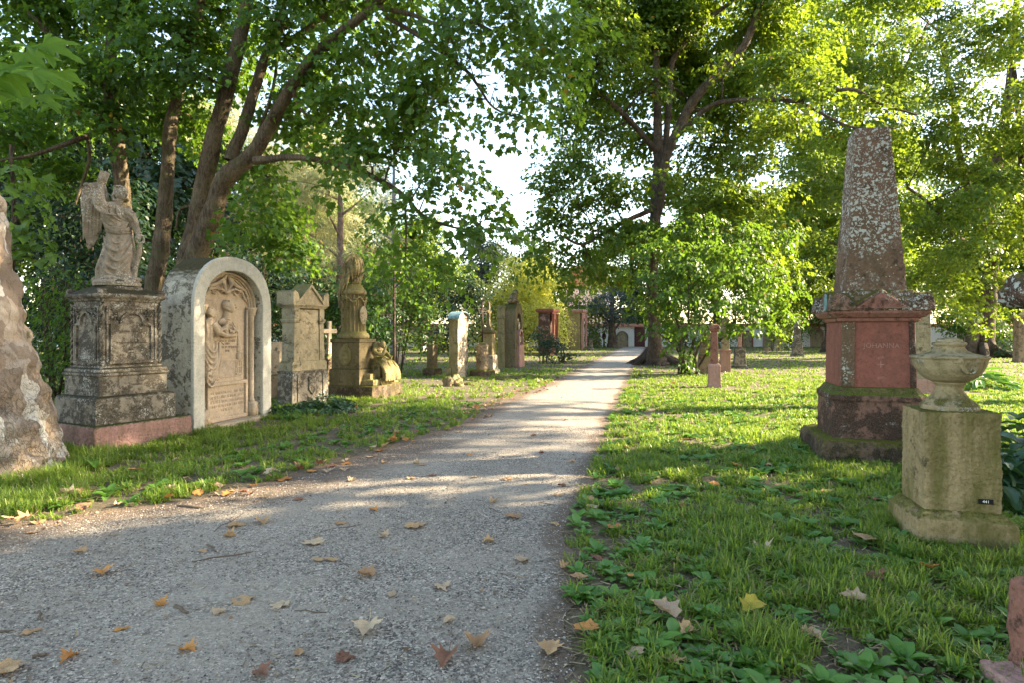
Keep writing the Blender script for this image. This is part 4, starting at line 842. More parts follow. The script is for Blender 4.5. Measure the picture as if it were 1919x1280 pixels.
for s in (-1,1):
    tube(bmf, [(s*.66,y_-.02,2.18),(s*.48,y_-.04,2.36),(s*.24,y_-.05,2.42),(s*.07,y_-.05,2.52),(0,y_-.05,2.60)], [.018,.03,.035,.04,.02], 8)
    tube(bmf, [(s*.60,y_-.02,2.12),(s*.42,y_-.04,2.31),(s*.20,y_-.05,2.36),(s*.03,y_-.05,2.29)], [.012,.02,.022,.02], 8)
    for k in range(16): ell(bmf, (s*(.1+.034*k+random.uniform(-.01,.01)), y_-.03, 2.30+.05*math.sin(k*.9)-.014*max(0,k-8)), (.024,.02,.018), Matrix.Rotation(random.random()*3,3,'Y'), 2)
    tube(bmf, [(s*.03,y_-.05,2.30),(s*.10,y_-.07,2.43),(s*.02,y_-.05,2.57)], [.02,.04,.01], 8)
lathe(bmf, [(.005,2.235),(.025,2.255),(.04,2.28),(.04,2.30),(.03,2.31)], 10, (0,y_-.05,0))
sculpt('canopy_tracery', bmf, M['relief'], AR, .009, 1)
bmf = bmesh.new()   # bust on a corbel with laurel
head(bmf, (.03,y_-.07,2.045), .105, Vector((.75,-.65,0)))
tube(bmf, [(.02,y_-.04,1.97),(.0,y_-.03,1.82)], [.055,.075], 12); ell(bmf, (-.01,y_-.01,1.78), (.16,.07,.075)); ell(bmf, (.0,y_-.01,1.68), (.08,.05,.07))
tube(bmf, [(.0,y_-.02,1.66),(.0,y_-.02,1.56)], [.04,.06], 10)
box(bmf, -.12,.24,y_-.09,y_+.01,1.535,1.57); box(bmf, -.10,.22,y_-.07,y_+.01,1.51,1.54)
for k in range(26): ell(bmf, (.02+random.random()*.28, y_-.04, 1.60+random.random()*.10), (.035,.016,.012), Matrix.Rotation(random.random()*3,3,'Y'), 2)
tube(bmf, [(.16,y_-.04,1.78),(.28,y_-.03,1.66),(.34,y_-.02,1.60)], [.01,.014,.01], 6)
sculpt('portrait_bust', bmf, M['relief'], AR, .0075, 1)
bmf = bmesh.new()   # mourning woman in relief at the left
sec = [(.80,-.42,.13),(.95,-.42,.145),(1.12,-.44,.15),(1.30,-.46,.15),(1.44,-.47,.135),(1.54,-.465,.10),(1.62,-.46,.105),(1.72,-.455,.125),(1.79,-.45,.11),(1.83,-.44,.05)]
B_ = crom(sec, 4); rs_ = []
for z, cx, rx in B_:
    rs_.append([bmf.verts.new((cx+rx*(1+(.05*math.sin(k*1.9+z*9) if z < 1.55 else .02*math.sin(k*2.2+z*20)))*math.cos(2*math.pi*k/32), y_-.03+.085*math.sin(2*math.pi*k/32)*(1+.12*math.sin(k*1.7+z*7)), z)) for k in range(32)])
for p_, q_ in zip(rs_, rs_[1:]):
    for k in range(32): bmf.faces.new((p_[k], p_[(k+1)%32], q_[(k+1)%32], q_[k]))
bmf.faces.new(rs_[0][::-1]); bmf.faces.new(rs_[-1])
head(bmf, (-.405,y_-.07,1.92), .085, Vector((.85,-.5,-.1)))
tube(bmf, [(-.44,y_-.05,1.80),(-.41,y_-.06,1.87)], [.045,.038], 10)
tube(bmf, [(-.36,y_-.07,1.75),(-.25,y_-.11,1.64),(-.15,y_-.12,1.66),(-.06,y_-.12,1.76)], [.055,.045,.036,.024], 10)
tube(bmf, [(-.42,y_-.09,1.74),(-.33,y_-.14,1.60),(-.19,y_-.14,1.56),(-.10,y_-.13,1.55)], [.06,.052,.036,.024], 10)
for cx_, cz_ in ((-.05,1.78),(-.09,1.55)):
    ell(bmf, (cx_,y_-.12,cz_), (.026,.018,.02))
    for k in range(4): tube(bmf, [(cx_+.015,y_-.12-.006*k,cz_+.012-.008*k),(cx_+.045,y_-.125-.006*k,cz_+.016-.01*k)], .006, 5)
for k in range(7):
    A2 = crom([(-.57,y_-.05,1.50-.085*k),(-.54,y_-.10,1.36-.10*k),(-.46,y_-.125,1.26-.095*k),(-.36,y_-.12,1.30-.075*k),(-.29,y_-.08,1.46-.05*k)], 5)
    tube(bmf, A2, [.006+.016*math.sin(math.pi*(q+.5)/len(A2)) for q in range(len(A2))], 7)
for k in range(5):
    A2 = crom([(-.52+.05*k,y_-.10,1.05-.03*k),(-.54+.055*k,y_-.115,.93),(-.55+.06*k,y_-.10,.80)], 4); tube(bmf, A2, .016, 7)
tube(bmf, [(-.24,y_-.09,1.42),(-.27,y_-.11,1.2),(-.36,y_-.11,.95),(-.45,y_-.09,.80)], [.022,.03,.04,.05], 8)
tube(bmf, [(-.22,y_-.09,1.38),(-.20,y_-.08,1.15),(-.24,y_-.06,.9)], [.02,.03,.03], 8)
for k in range(5): ell(bmf, (-.22+.02*k,y_-.10,1.44-.015*k), (.02,.014,.014), None, 2)
ell(bmf, (-.29,y_-.06,.80), (.07,.06,.025))
sculpt('mourning_figure', bmf, M['relief'], AR, .008, 1)
bmf = bmesh.new()   # church spire in low relief
lathe(bmf, [(.06,1.10),(.06,1.22),(.05,1.23),(.05,1.34),(.035,1.35),(.03,1.45),(.01,1.62),(.003,1.75)], 8, (.36,y_-.0,0))
for k in range(6): tube(bmf, [(.30+.024*k,y_-.05,1.10),(.30+.024*k,y_-.05,1.22)], .006, 5)
for z in (.84,.97,1.09): box(bmf, .28,.46,y_-.03,y_+.01,z,z+.02)
for x in (.29,.34,.39,.44): tube(bmf, [(x,y_-.015,.85),(x,y_-.015,1.07)], .008, 5)
box(bmf, -.18,.28,y_-.03,y_+.01,1.09,1.11)
from_bm('church_relief', bmf, M['relief'], AR)
# 3. pedimented stele -------------------------------------------------
loc, a = front(546, 765, 66, 1.15, .40, 12.9)
PD = thing('pedimented_stele', 'weathered buff stele with a gabled top, side pilasters and a shield on its base', 'gravestone', loc, a)
part('base_block', PD, M['greystone'], lambda bm: (stack(bm, [(-.08,.60,.24),(.02,.59,.23),(.05,.565,.215),(.70,.55,.205),(.73,.57,.215),(.75,.57,.215)]), box(bm,-.42,-.36,-.235,-.2,.1,.66), box(bm,.36,.42,-.235,-.2,.1,.66)), .008)
def f(bm):
    prism(bm, [(.02-.10,.62),(.02+.10,.62),(.02+.11,.34),(.02,.22),(.02-.11,.34)], -.245, -.20)
    for k in range(22): ell(bm, (.02+random.uniform(-.08,.08),-.247,random.uniform(.32,.62)), (.022,.012,.018), Matrix.Rotation(random.random()*3,3,'Y'), 1)
part('shield', PD, M['greystone'], f, .004)
part('plinth', PD, M['buff'], lambda bm: stack(bm, [(.75,.53,.19),(.92,.53,.19),(.96,.49,.17)]), .006)
def f(bm):
    stack(bm, [(.96,.44,.15),(2.10,.42,.145)])
part('slab', PD, M['buff'], f, .004)
for sx in (-1,1):
    part('pilaster', PD, M['buff'], lambda bm: stack(bm, [(.96,.075,.175,sx*.40,0),(1.80,.07,.17,sx*.385,0),(1.81,.085,.185,sx*.385,0),(1.86,.10,.20,sx*.385,0),(1.89,.10,.20,sx*.385,0),(1.90,.075,.18,sx*.385,0),(2.12,.075,.18,sx*.385,0)]), .005)
def f(bm):
    stack(bm, [(2.12,.48,.195),(2.15,.50,.21),(2.19,.55,.24),(2.22,.55,.24)])
    prism(bm, [(-.40,2.22),(.40,2.22),(0,2.60)], -.20, .20); band(bm, [(-.46,2.22),(0,2.66),(.46,2.22)], [(-.38,2.22),(0,2.585),(.38,2.22)], -.24, .22)
    for sx in (-1,1): prism(bm, [(sx*.55,2.22),(sx*.55,2.46),(sx*.50,2.50),(sx*.40,2.44),(sx*.36,2.30),(sx*.36,2.22)], -.235, .235)
part('gable', PD, M['buff'], f, .006)
# lit slab and cross behind
loc, a = front(500, 752, 70, .9, .34, 14.6)
X = thing('low_tomb_slab', 'sunlit yellow stone slab in the gap between the arched monument and the pedimented stele', 'gravestone', loc, a)
part('slab', X, M['paleold'], lambda bm: prism(bm, [(-.42,.55),(.42,.55),(.42,1.2),(.3,1.36),(-.3,1.36),(-.42,1.2)], -.13,.13), .02)
part('base', X, M['rock'], lambda bm: stack(bm, [(-.1,.52,.22),(.5,.5,.2),(.55,.45,.16)]), .02)
loc = P(617,735,16.4); loc.z = 0
X = thing('cross_gravestone', 'sunlit pale stone cross on a mossy rock pedestal behind the pedimented stele', 'gravestone', loc, R(55))
def f(bm):
    stack(bm, [(.98,.09,.07),(1.12,.075,.06),(1.14,.06,.045)]); box(bm,-.05,.05,-.04,.04,1.14,1.90); box(bm,-.22,-.0502,-.038,.038,1.58,1.69); box(bm,.0502,.22,-.038,.038,1.58,1.69)
part('cross', X, M['paleold'], f, .006)
bm = bmesh.new(); stack(bm, [(-.1,.2,.18),(.2,.17,.15),(.85,.12,.11),(1.0,.10,.08)])
for k in range(26): ell(bm, (random.uniform(-.15,.15), -.12+random.uniform(-.03,.05), random.uniform(.1,.95)), random.uniform(.04,.08), None, 1)
for k in range(10): ell(bm, (random.uniform(-.2,.2), random.uniform(-.12,.12), random.uniform(.8,.92)), random.uniform(.04,.07), None, 1)
sculpt('rock_pedestal', bm, M['rock'], X, .018, 1, .01, 14)
# 6. draped urn column ------------------------------------------------
loc, a = front(698, 750, 72, 1.45, 1.3, 14.4)
CO = thing('urn_column_monument', 'fluted column with a veiled urn on a dark block with an oval medallion', 'monument', loc, a)
bm = bmesh.new(); stack(bm, [(-.08,.73,.65),(.30,.72,.64)]); sculpt('stepped_base', bm, M['moststep'], CO, .022, 1, .008, 12)
bm = bmesh.new(); stack(bm, [(.30,.16,.30,-.42,-.28),(.44,.16,.30,-.42,-.28)]); stack(bm, [(.44,.14,.24,-.36,-.22),(.58,.14,.24,-.36,-.22)]); stack(bm, [(.30,.42,.20,.20,-.40),(.47,.42,.18,.20,-.40)]); sculpt('front_steps', bm, M['olive'], CO, .018, 1, .006, 14)
part('lower_block', CO, M['darkolive'], lambda bm: stack(bm, [(.30,.40,.42,-.28,.15),(.68,.40,.42,-.28,.15),(.70,.38,.40,-.28,.15)]), .01)
part('block', CO, M['darkolive'], lambda bm: stack(bm, [(.70,.36,.385,-.27,.15),(1.33,.36,.385,-.27,.15),(1.345,.385,.41,-.27,.15),(1.44,.385,.41,-.27,.15)]), .008)
bm = bmesh.new(); n0 = 0
for k in range(28):
    th = 2*math.pi*k/28; ell(bm, (-.645, .15+.15*math.cos(th), 1.02+.21*math.sin(th)), (.03,.032,.03), None, 1)
ell(bm, (-.635,.15,1.02), (.02,.13,.185)); ell(bm, (-.655,.15,1.06), (.03,.05,.06)); ell(bm, (-.65,.15,.95), (.028,.07,.06))
for k in range(6): ell(bm, (-.645,.15+random.uniform(-.07,.07),1.27+random.uniform(-.02,.03)), (.03,.03,.025), None, 1)
sculpt('medallion', bm, M['olive'], CO, .012, 1)
part('rear_slab', CO, M['rock'], lambda bm: stack(bm, [(.25,.30,.14,.40,.42),(1.38,.30,.13,.40,.42),(1.40,.34,.16,.40,.42),(1.43,.34,.16,.40,.42)]), .02)
cc = (-.27,.15,0)
part('column_base', CO, M['olive'], lambda bm: lathe(bm, [(.35,1.44),(.38,1.47),(.385,1.52),(.36,1.57),(.325,1.59),(.315,1.62)], 40, cc), smooth=True)
part('fluted_shaft', CO, M['olive'], lambda bm: lathe(bm, [(.305,1.62),(.30,1.66),(.285,2.50),(.28,2.52)], 160, cc, 20, .16), smooth=False)
part('collar', CO, M['olive'], lambda bm: lathe(bm, [(.275,2.52),(.31,2.54),(.315,2.60),(.30,2.62),(.27,2.66),(.22,2.74),(.15,2.78),(.12,2.79)], 36, cc), smooth=True)
bm = bmesh.new()
for k in range(40):
    th = 2*math.pi*k/40; z = 2.40+.06*math.cos(th*6)
    ell(bm, (cc[0]+.30*math.cos(th), cc[1]+.30*math.sin(th), z), (.035,.035,.035), None, 1)
    if k % 5 == 0:
        for j in range(3): ell(bm, (cc[0]+.30*math.cos(th), cc[1]+.30*math.sin(th), z-.05*j-.03), .026, None, 1)
sculpt('flower_garland', bm, M['olive'], CO, .013, 1)
bm = bmesh.new(); Mq = Matrix.Rotation(R(-9),3,'Z')
ell(bm, Mq @ Vector((0,-.31,0))+Vector((cc[0],cc[1],2.02)), (.14,.03,.23), Mq); sculpt('oval_plaque', bm, M['buff'], CO, .012, 1)
bm = bmesh.new()   # veiled urn
lathe(bm, [(.10,2.78),(.07,2.84),(.12,2.92),(.21,3.08),(.22,3.20),(.18,3.32),(.10,3.40),(.10,3.46),(.04,3.52)], 28, cc)
for k in range(17):
    th = 2*math.pi*k/17+.2; r1 = .20+.03*math.sin(k*2.1)
    le = 2.80-.15*random.random(); side = math.cos(th-R(120))
    if side > .45: le = 2.05+.35*random.random()
    pts = [(cc[0]+.05*math.cos(th), cc[1]+.05*math.sin(th), 3.50),(cc[0]+(r1-.01)*math.cos(th), cc[1]+(r1-.01)*math.sin(th), 3.33),(cc[0]+(r1+.03)*math.cos(th), cc[1]+(r1+.03)*math.sin(th), 3.10)]
    if side > .45: pts += [(cc[0]+.28*math.cos(th), cc[1]+.28*math.sin(th), 2.85),(cc[0]+.34*math.cos(th), cc[1]+.34*math.sin(th), 2.55),(cc[0]+.335*math.cos(th+.05), cc[1]+.335*math.sin(th+.05), le)]
    else: pts += [(cc[0]+.17*math.cos(th), cc[1]+.17*math.sin(th), 2.92),(cc[0]+.13*math.cos(th), cc[1]+.13*math.sin(th), le)]
    A2 = crom(pts, 4); tube(bm, A2, [.03+.02*math.sin(q*.6+k) if q < len(A2)-2 else .02 for q in range(len(A2))], 8)
sculpt('veiled_urn', bm, M['olive'], CO, .013, 2, .003, 30)
# seated mourner: a figure of stone, fixed to the monument
bm = bmesh.new()
def tb(p, r, n=12): tube(bm, crom([(x,y,z) for x,y,z in p], 4), list(np.interp(np.linspace(0,1,(len(p)-1)*4+1), np.linspace(0,1,len(r)), r)), n)
tb([(.10,-.12,.78),(.06,-.18,.98),(-.02,-.30,1.16),(-.06,-.40,1.22)], [.17,.155,.15,.07])
head(bm, (-.12,-.50,1.20), .085, Vector((-.55,-.75,-.45)))
tb([(.18,-.15,.72),(.12,-.42,.74),(.06,-.60,.72)], [.13,.115,.085]); tb([(.06,-.60,.72),(.06,-.62,.55),(.02,-.66,.34)], [.085,.075,.06])
tb([(.02,-.14,.72),(-.12,-.42,.80),(-.18,-.56,.80)], [.13,.105,.085]); tb([(-.18,-.56,.80),(-.20,-.60,.60),(-.26,-.64,.36)], [.085,.07,.055])
tb([(-.12,-.30,1.15),(-.30,-.38,1.02),(-.24,-.56,.95),(-.13,-.56,1.08)], [.07,.055,.045,.03]); tb([(.10,-.26,1.12),(.24,-.40,.96),(.12,-.58,.86)], [.07,.055,.035])
for c_ in ((-.12,-.57,1.10),(.10,-.60,.86)):
    ell(bm, c_, (.035,.03,.04))
    for k in range(4): tube(bm, [Vector(c_)+Vector((-.024+.016*k,-.02,.02)), Vector(c_)+Vector((-.024+.016*k,-.04,.055))], .009, 5)
for k in range(15):
    x = -.32+.045*k; tb([(x*.7+.05,-.30,.86+.02*math.sin(k)),(x,-.58,.70+.05*math.sin(k*2)),(x*1.05,-.70,.50),(x*1.15+.02*math.sin(k),-.72-.04*math.sin(k*1.3),.31)], [.03,.04,.04,.035], 8)
for k in range(6): tb([(.26+.02*k,-.05-.05*k,1.0-.05*k),(.34+.02*k,-.2,.8),(.40+.015*k,-.38,.50),(.42,-.45,.32)], [.04,.045,.04,.03], 8)
tb([(.1,-.1,1.15),(.22,-.05,1.22),(.34,-.06,1.1),(.38,-.12,.8)], [.05,.07,.06,.04]); box(bm, -.18,.42,-.45,-.05,.30,.70)
SM = sculpt('seated_mourner', bm, M['olive'], CO, .010, 1, .003, 35)
SM.location = (.10,-.02,.08)
# 8. small dark stele -------------------------------------------------
loc, a = front(812, 706, 70, .5, .34, 21.9)
X = thing('small_round_stele', 'small dark round-topped stele standing alone left of the copper-hooded slab', 'gravestone', loc, a)
part('stone', X, M['darkolive'], lambda bm: prism(bm, arch_pts(.2,.95,.2,12,.28), -.12,.12), .015)
part('base', X, M['moststep'], lambda bm: stack(bm, [(-.05,.30,.26),(.24,.29,.25),(.28,.25,.2)]), .02)
# 9. slab with copper hood -------------------------------------------------
loc, a = front(864, 712, 75, 1.1, .42, 20.9)
X = thing('hooded_slab', 'flaking upright slab with a green copper hood, mossy on its narrow side', 'gravestone', loc, a)
bm = bmesh.new(); prism(bm, arch_pts(.52,2.05,.22,16,-.1), -.10,.14); sculpt('slab', bm, M['paleold'], X, .02, 1, .02, 9, erode=.05, es=2.4)
bm = bmesh.new(); prism(bm, arch_pts(.525,2.05,.225,16,-.1), .12,.24); sculpt('rear_slab', bm, M['olive'], X, .02, 1, .004, 10)
bm = bmesh.new(); box(bm, -.55,-.51,-.09,.13,-.1,2.02); from_bm('mossy_edge', bm, M['olive'], X, bevel=.01)
part('copper_hood', X, M['copper'], lambda bm: band(bm, arch_pts(.60,2.06,.27,16,2.0)[1:-1], arch_pts(.57,2.06,.24,16,2.0)[1:-1], -.16,.27), .004)
part('plinth', X, M['olive'], lambda bm: stack(bm, [(-.05,.60,.1,0,.24),(.3,.60,.1,0,.24),(.36,.56,.08,0,.24)]), .01)
# rubble
def rock(name, label, loc, s, seed, cat='rock', group=None, mat=None):
    random.seed(seed); bm = bmesh.new()
    bmesh.ops.create_icosphere(bm, subdivisions=4, radius=1)
    for v in bm.verts:
        q = v.co.copy(); k = 1+.35*noise.noise(q*1.3+Vector((seed,0,0)))+.14*noise.noise(q*3.5+Vector((0,seed,0)))+.05*noise.noise(q*9)
        v.co = Vector((q.x*s[0]*k, q.y*s[1]*k, max(-.2, q.z)*s[2]*k))
    o = from_bm(name, bm, mat or M['rock'], None, False); o.location = loc; return tag(o, label, cat, group)
rock('rubble_stone', 'lumpy tan stone in the grass before the copper-hooded slab', G(850,724), (.33,.3,.33), 3)
for i,(px,py,s_,lab) in enumerate([(880,722,.2,'mossy brown stone just right of the lumpy tan stone'),(897,716,.16,'small dark stone below the iron cross stump'),(940,712,.26,'flat edging stone in the grass below the small cross pedestal'),(965,710,.22,'flat edging stone below the tall niche monument'),(990,708,.25,'flat edging stone nearest to the ivy mound'),(1008,712,.15,'small edging stone closest to the path')]):
    rock('edging_stone', lab, G(px,py), (s_*1.3,s_,s_*.42), 10+i)
# 11. iron cross on stump -------------------------------------------------
loc = G(904,706)
X = thing('iron_cross_grave', 'thin rusty iron cross standing on a rough round-topped rock stump', 'gravestone', loc, R(60))
bm = bmesh.new(); lathe(bm, [(.24,-.05),(.22,.3),(.21,.9),(.20,1.1),(.12,1.22),(.05,1.25)], 20)
for k in range(40):
    th = random.random()*6.28; ell(bm, (.19*math.cos(th),.19*math.sin(th),random.uniform(.1,1.15)), random.uniform(.04,.08), None, 1)
sculpt('rock_stump', bm, M['rock'], X, .02, 1, .012, 12)
part('base', X, M['moststep'], lambda bm: stack(bm, [(-.05,.36,.34),(.2,.34,.32),(.25,.28,.26)]), .02)
def f(bm):
    tube(bm, [(0,0,1.2),(0,0,2.7)], .028, 8); tube(bm, [(0,0,2.68),(0,0,2.86)], [.03,.004], 8); tube(bm, [(-.24,0,2.35),(.24,0,2.35)], .026, 8)
    for s in (-1,1):
        for q in (-1,1): tube(bm, [(s*.24,0,2.35),(s*.20,0,2.35+q*.08),(s*.12,0,2.35+q*.10),(s*.05,0,2.35+q*.04)], .018, 6)
        ell(bm, (s*.25,0,2.35), .04, None, 1)
part('iron_cross', X, M['iron'], f, smooth=True)
# 12. small cross on pedestal -------------------------------------------------
loc, a = front(922, 704, 72, .42, .42, 22.8)
X = thing('cross_pedestal', 'green-grey pedestal with a cornice carrying a small stone cross, left of the tall niche monument', 'gravestone', loc, a)
part('base', X, M['paleold'], lambda bm: stack(bm, [(-.05,.34,.34),(.15,.32,.32),(.2,.28,.28),(.68,.27,.27),(.72,.24,.24)]), .012)
part('shaft', X, M['olive'], lambda bm: stack(bm, [(.72,.21,.21),(1.55,.20,.20)]), .008)
part('cornice', X, M['darkolive'], lambda bm: stack(bm, [(1.55,.22,.22),(1.60,.27,.27),(1.66,.27,.27),(1.70,.15,.15),(1.80,.12,.12)]), .006)
def f(bm):
    stack(bm, [(1.80,.09,.07),(2.15,.06,.05),(2.70,.055,.045)]); box(bm,-.20,-.058,-.04,.04,2.32,2.44); box(bm,.058,.20,-.04,.04,2.32,2.44)
    for c_ in ((-.2,2.38),(.2,2.38),(0,2.70)): ell(bm, (c_[0],0,c_[1]), (.06,.05,.06), None, 2)
part('cross', X, M['darkolive'], f, .006)
# 13. tall niche monument -------------------------------------------------
loc, a = front(966, 690, 76, 1.45, .62, 27)
X = thing('niche_monument', 'tall arched niche monument with a carved figure crouching on its top', 'monument', loc, a)
nz = 2.35
def f(bm):
    o1 = arch_pts(.72,nz,.55,18,0); i1 = arch_pts(.44,nz-.35,.45,18,.35)
    band(bm, o1, i1, -.31, .05); prism(bm, [(x*.99,z) for x,z in arch_pts(.72,nz,.55,18,0)], .05, .31)
part('niche_body', X, M['darkolive'], f, .02)
part('front_block', X, M['pinkstone'], lambda bm: (stack(bm, [(-.05,.5,.20,0,-.25),(.95,.48,.18,0,-.25),(1.0,.52,.2,0,-.25)]), band(bm, arch_pts(.42,1.35,.4,14,1.0), arch_pts(.30,1.35,.3,14,1.0), -.42,-.25)), .015)
part('side_pilaster', X, M['olive'], lambda bm: stack(bm, [(-.05,.17,.17,-.66,.34),(2.2,.15,.15,-.66,.34),(2.25,.18,.18,-.66,.34),(2.75,.16,.16,-.66,.34),(2.8,.1,.1,-.66,.34)]), .015)
bm = bmesh.new(); ell(bm, (0,-.28,1.25), (.14,.10,.28)); ell(bm, (0,-.30,1.60), (.09,.09,.11)); ell(bm, (.1,-.25,1.9), (.14,.08,.2)); ell(bm, (-.12,-.25,2.1), (.12,.08,.16)); tube(bm, [(-.2,-.3,1.2),(0,-.36,1.35),(.2,-.3,1.2)], .06, 8)
sculpt('niche_figure', bm, M['paleold'], X, .02, 1)
bm = bmesh.new(); ell(bm, (0,0,3.02), (.36,.26,.16)); ell(bm, (0,-.05,3.2), (.24,.2,.2)); ell(bm, (.05,-.12,3.4), (.14,.14,.15)); tube(bm, [(-.2,-.1,3.2),(-.28,-.2,3.05),(-.1,-.25,3.0)], .07, 8); tube(bm, [(.22,-.1,3.15),(.26,-.2,3.0),(.1,-.25,3.0)], .07, 8)
sculpt('crouching_figure', bm, M['rock'], X, .022, 1, .006, 12)
# 15. red niche stone -------------------------------------------------
def niche_stone(name, label, px, d, alpha, w, D, h, mat, mat2, cat='monument'):
    loc, a = front(px, 0, alpha, w, D, d)
    X = thing(name, label, cat, loc, a); hw = w/2
    part('body', X, mat, lambda bm: (stack(bm, [(-.05,hw,D/2-.06,0,.06),(h*.92,hw,D/2-.06,0,.06)])), .015)
    part('niche_front', X, mat2, lambda bm: band(bm, [(-hw,0),(-hw,h*.92)]+[(-hw+w*(k+1)/14, h*.92) for k in range(13)]+[(hw,0)], arch_pts(hw*.62,h*.62,h*.17,12,.2)+[(hw*.62,.2)][:0] if False else arch_pts(hw*.62,h*.62,h*.17,13,.2), -D/2-.06,-D/2), .01)
    part('cornice', X, mat2, lambda bm: stack(bm, [(h*.92,hw+.04,D/2+.08),(h*.95,hw+.14,D/2+.16),(h*.98,hw+.16,D/2+.18),(h,hw+.12,D/2+.12)]), .01)
    part('pilaster', X, mat2, lambda bm: lathe(bm, [(.09,.2),(.11,.25),(.08,.3),(.075,h*.84),(.12,h*.9)], 12, (-hw*.82,-D/2-.1,0)), smooth=True)
    part('pilaster', X, mat2, lambda bm: lathe(bm, [(.09,.2),(.11,.25),(.08,.3),(.075,h*.84),(.12,h*.9)], 12, (hw*.82,-D/2-.1,0)), smooth=True)
    return X
niche_stone('red_niche_stone', 'dark red sandstone monument with a flat cornice rising out of the ivy', 1034, 40, 74, 1.4, .9, 3.15, M['redblack'], M['redface'])
niche_stone('pale_niche_stone', 'tall yellow-sided red-fronted niche monument, the farthest beside the path', 1090, 52, 74, 2.0, 1.2, 3.55, M['olive'], M['pinkstone'])
loc = G(1072,655)
X = thing('small_cross_grave', 'little pale cross on a ragged rock in front of the tall pale niche stone', 'gravestone', (loc.x,loc.y-2,0), R(50))
bm = bmesh.new(); ell(bm, (0,0,.2), (.4,.35,.5)); ell(bm, (.2,0,.0), (.4,.3,.4)); sculpt('rock', bm, M['rock'], X, .04, 1, .03, 8)
part('cross', X, M['paleold'], lambda bm: (box(bm,-.07,.07,-.06,.06,.5,1.55), box(bm,-.28,-.072,-.055,.055,1.12,1.26), box(bm,.072,.28,-.055,.055,1.12,1.26)), .01)
X = thing('small_grave_post', 'slim dark grave post by the end wall, left of the grey-green tree', 'gravestone', G(1107,657), R(70))
part('post', X, M['greystone'], lambda bm: stack(bm, [(-.05,.25,.25),(.2,.22,.22),(.25,.15,.15),(.95,.13,.13),(1.0,.2,.2),(1.1,.12,.12)]), .01)
# 19-. right-hand stones -------------------------------------------------
X = thing('red_sandstone_post', 'slender red sandstone post with a rounded cap in the sunny grass', 'gravestone', G(1338.5,727), R(-12))
part('base', X, M['pinkstone'], lambda bm: stack(bm, [(-.05,.185,.185),(.07,.18,.18),(.11,.16,.16),(.58,.155,.155),(.60,.165,.165),(.64,.15,.15),(.68,.12,.12)]), .008)
part('shaft', X, M['red'], lambda bm: stack(bm, [(.68,.10,.10),(1.62,.085,.085)]), .008)
bm = bmesh.new(); stack(bm, [(1.62,.09,.09),(1.66,.12,.12),(1.70,.135,.135),(1.77,.135,.135),(1.81,.11,.11),(1.84,.05,.05)]); sculpt('cap', bm, M['red'], X, .012, 2, .003, 20)
X = thing('overgrown_stele', 'brown stele with a broken urn, half hidden in leaves left of the slender red post', 'gravestone', G(1323,702), R(-12))
part('base', X, M['rock'], lambda bm: stack(bm, [(-.05,.28,.25),(.7,.27,.24),(.74,.24,.2),(1.2,.16,.16)]), .012)
bm = bmesh.new(); lathe(bm, [(.1,1.2),(.06,1.3),(.18,1.5),(.24,1.58),(.2,1.62),(.05,1.64)], 20); sculpt('broken_urn', bm, M['rock'], X, .02, 1, .01, 12)
X = thing('pink_stele', 'tall pinkish stele on a square base directly right of the slender red post', 'gravestone', G(1359,698), R(-12))
part('base', X, M['pinkstone'], lambda bm: stack(bm, [(-.05,.19,.19),(.80,.18,.18),(.84,.22,.22),(.88,.22,.22)]), .01)
part('shaft', X, M['buff'], lambda bm: stack(bm, [(.88,.15,.12),(2.0,.13,.11),(2.04,.17,.15),(2.1,.17,.15),(2.2,.02,.1)]), .01)
X = thing('grey_pedestal', 'squat grey tapered pedestal with a thin shaft, right of the pinkish stele', 'gravestone', G(1386,692), R(-10))
part('base', X, M['greystone'], lambda bm: stack(bm, [(-.05,.34,.3),(.06,.32,.28),(.12,.24,.22),(.85,.20,.18),(.93,.14,.12)]), .012)
part('shaft', X, M['pinkstone'], lambda bm: stack(bm, [(.93,.08,.08),(1.5,.07,.07),(1.55,.12,.12),(1.6,.12,.12),(1.75,.02,.02)]), .01)
X = thing('pale_stele', 'pale sunlit tapering stele far across the lawn', 'gravestone', G(1458,658), R(-15))
part('stone', X, M['paleold'], lambda bm: stack(bm, [(-.05,.34,.2),(.12,.33,.2),(.16,.27,.16),(1.15,.25,.15),(1.18,.29,.18),(1.27,.28,.16)]), .015)
X = thing('slim_obelisk', 'slim grey obelisk-topped gravestone left of the red obelisk, far across the lawn', 'gravestone', G(1494,669), R(-12))
part('base', X, M['greystone'], lambda bm: stack(bm, [(-.05,.38,.34),(.1,.36,.32),(.14,.28,.26),(.86,.26,.24),(.9,.22,.2)]), .015)
part('shaft', X, M['greystone'], lambda bm: stack(bm, [(.9,.19,.17),(2.3,.15,.13),(2.55,.01,.01)]), .01)
X = thing('grave_bowl', 'small dark stone bowl in the grass beside the pale stele', 'gravestone', G(1437,664), 0)
part('bowl', X, M['rock'], lambda bm: lathe(bm, [(.15,-.05),(.12,.12),(.1,.2),(.22,.4),(.24,.45),(.05,.47)], 16), smooth=True)
X = thing('tall_pale_post', 'tall smooth post on a pink base, partly hidden behind the red obelisk', 'gravestone', P(1728,740,15.4)*1.0, R(-12)); X.location.z = 0
part('base', X, M['pinkstone'], lambda bm: stack(bm, [(-.05,.27,.24),(.08,.26,.23),(.1,.24,.2),(.38,.23,.19),(.42,.2,.16)]), .01)
part('shaft', X, M['buff'], lambda bm: stack(bm, [(.42,.17,.14),(.85,.16,.13),(.88,.2,.16),(.92,.2,.16),(.96,.15,.13),(2.08,.145,.12)]), .01)
X = thing('pink_far_stele', 'pink stele by the far wall, seen above the stone urn', 'gravestone', G(1803,652), R(-12))
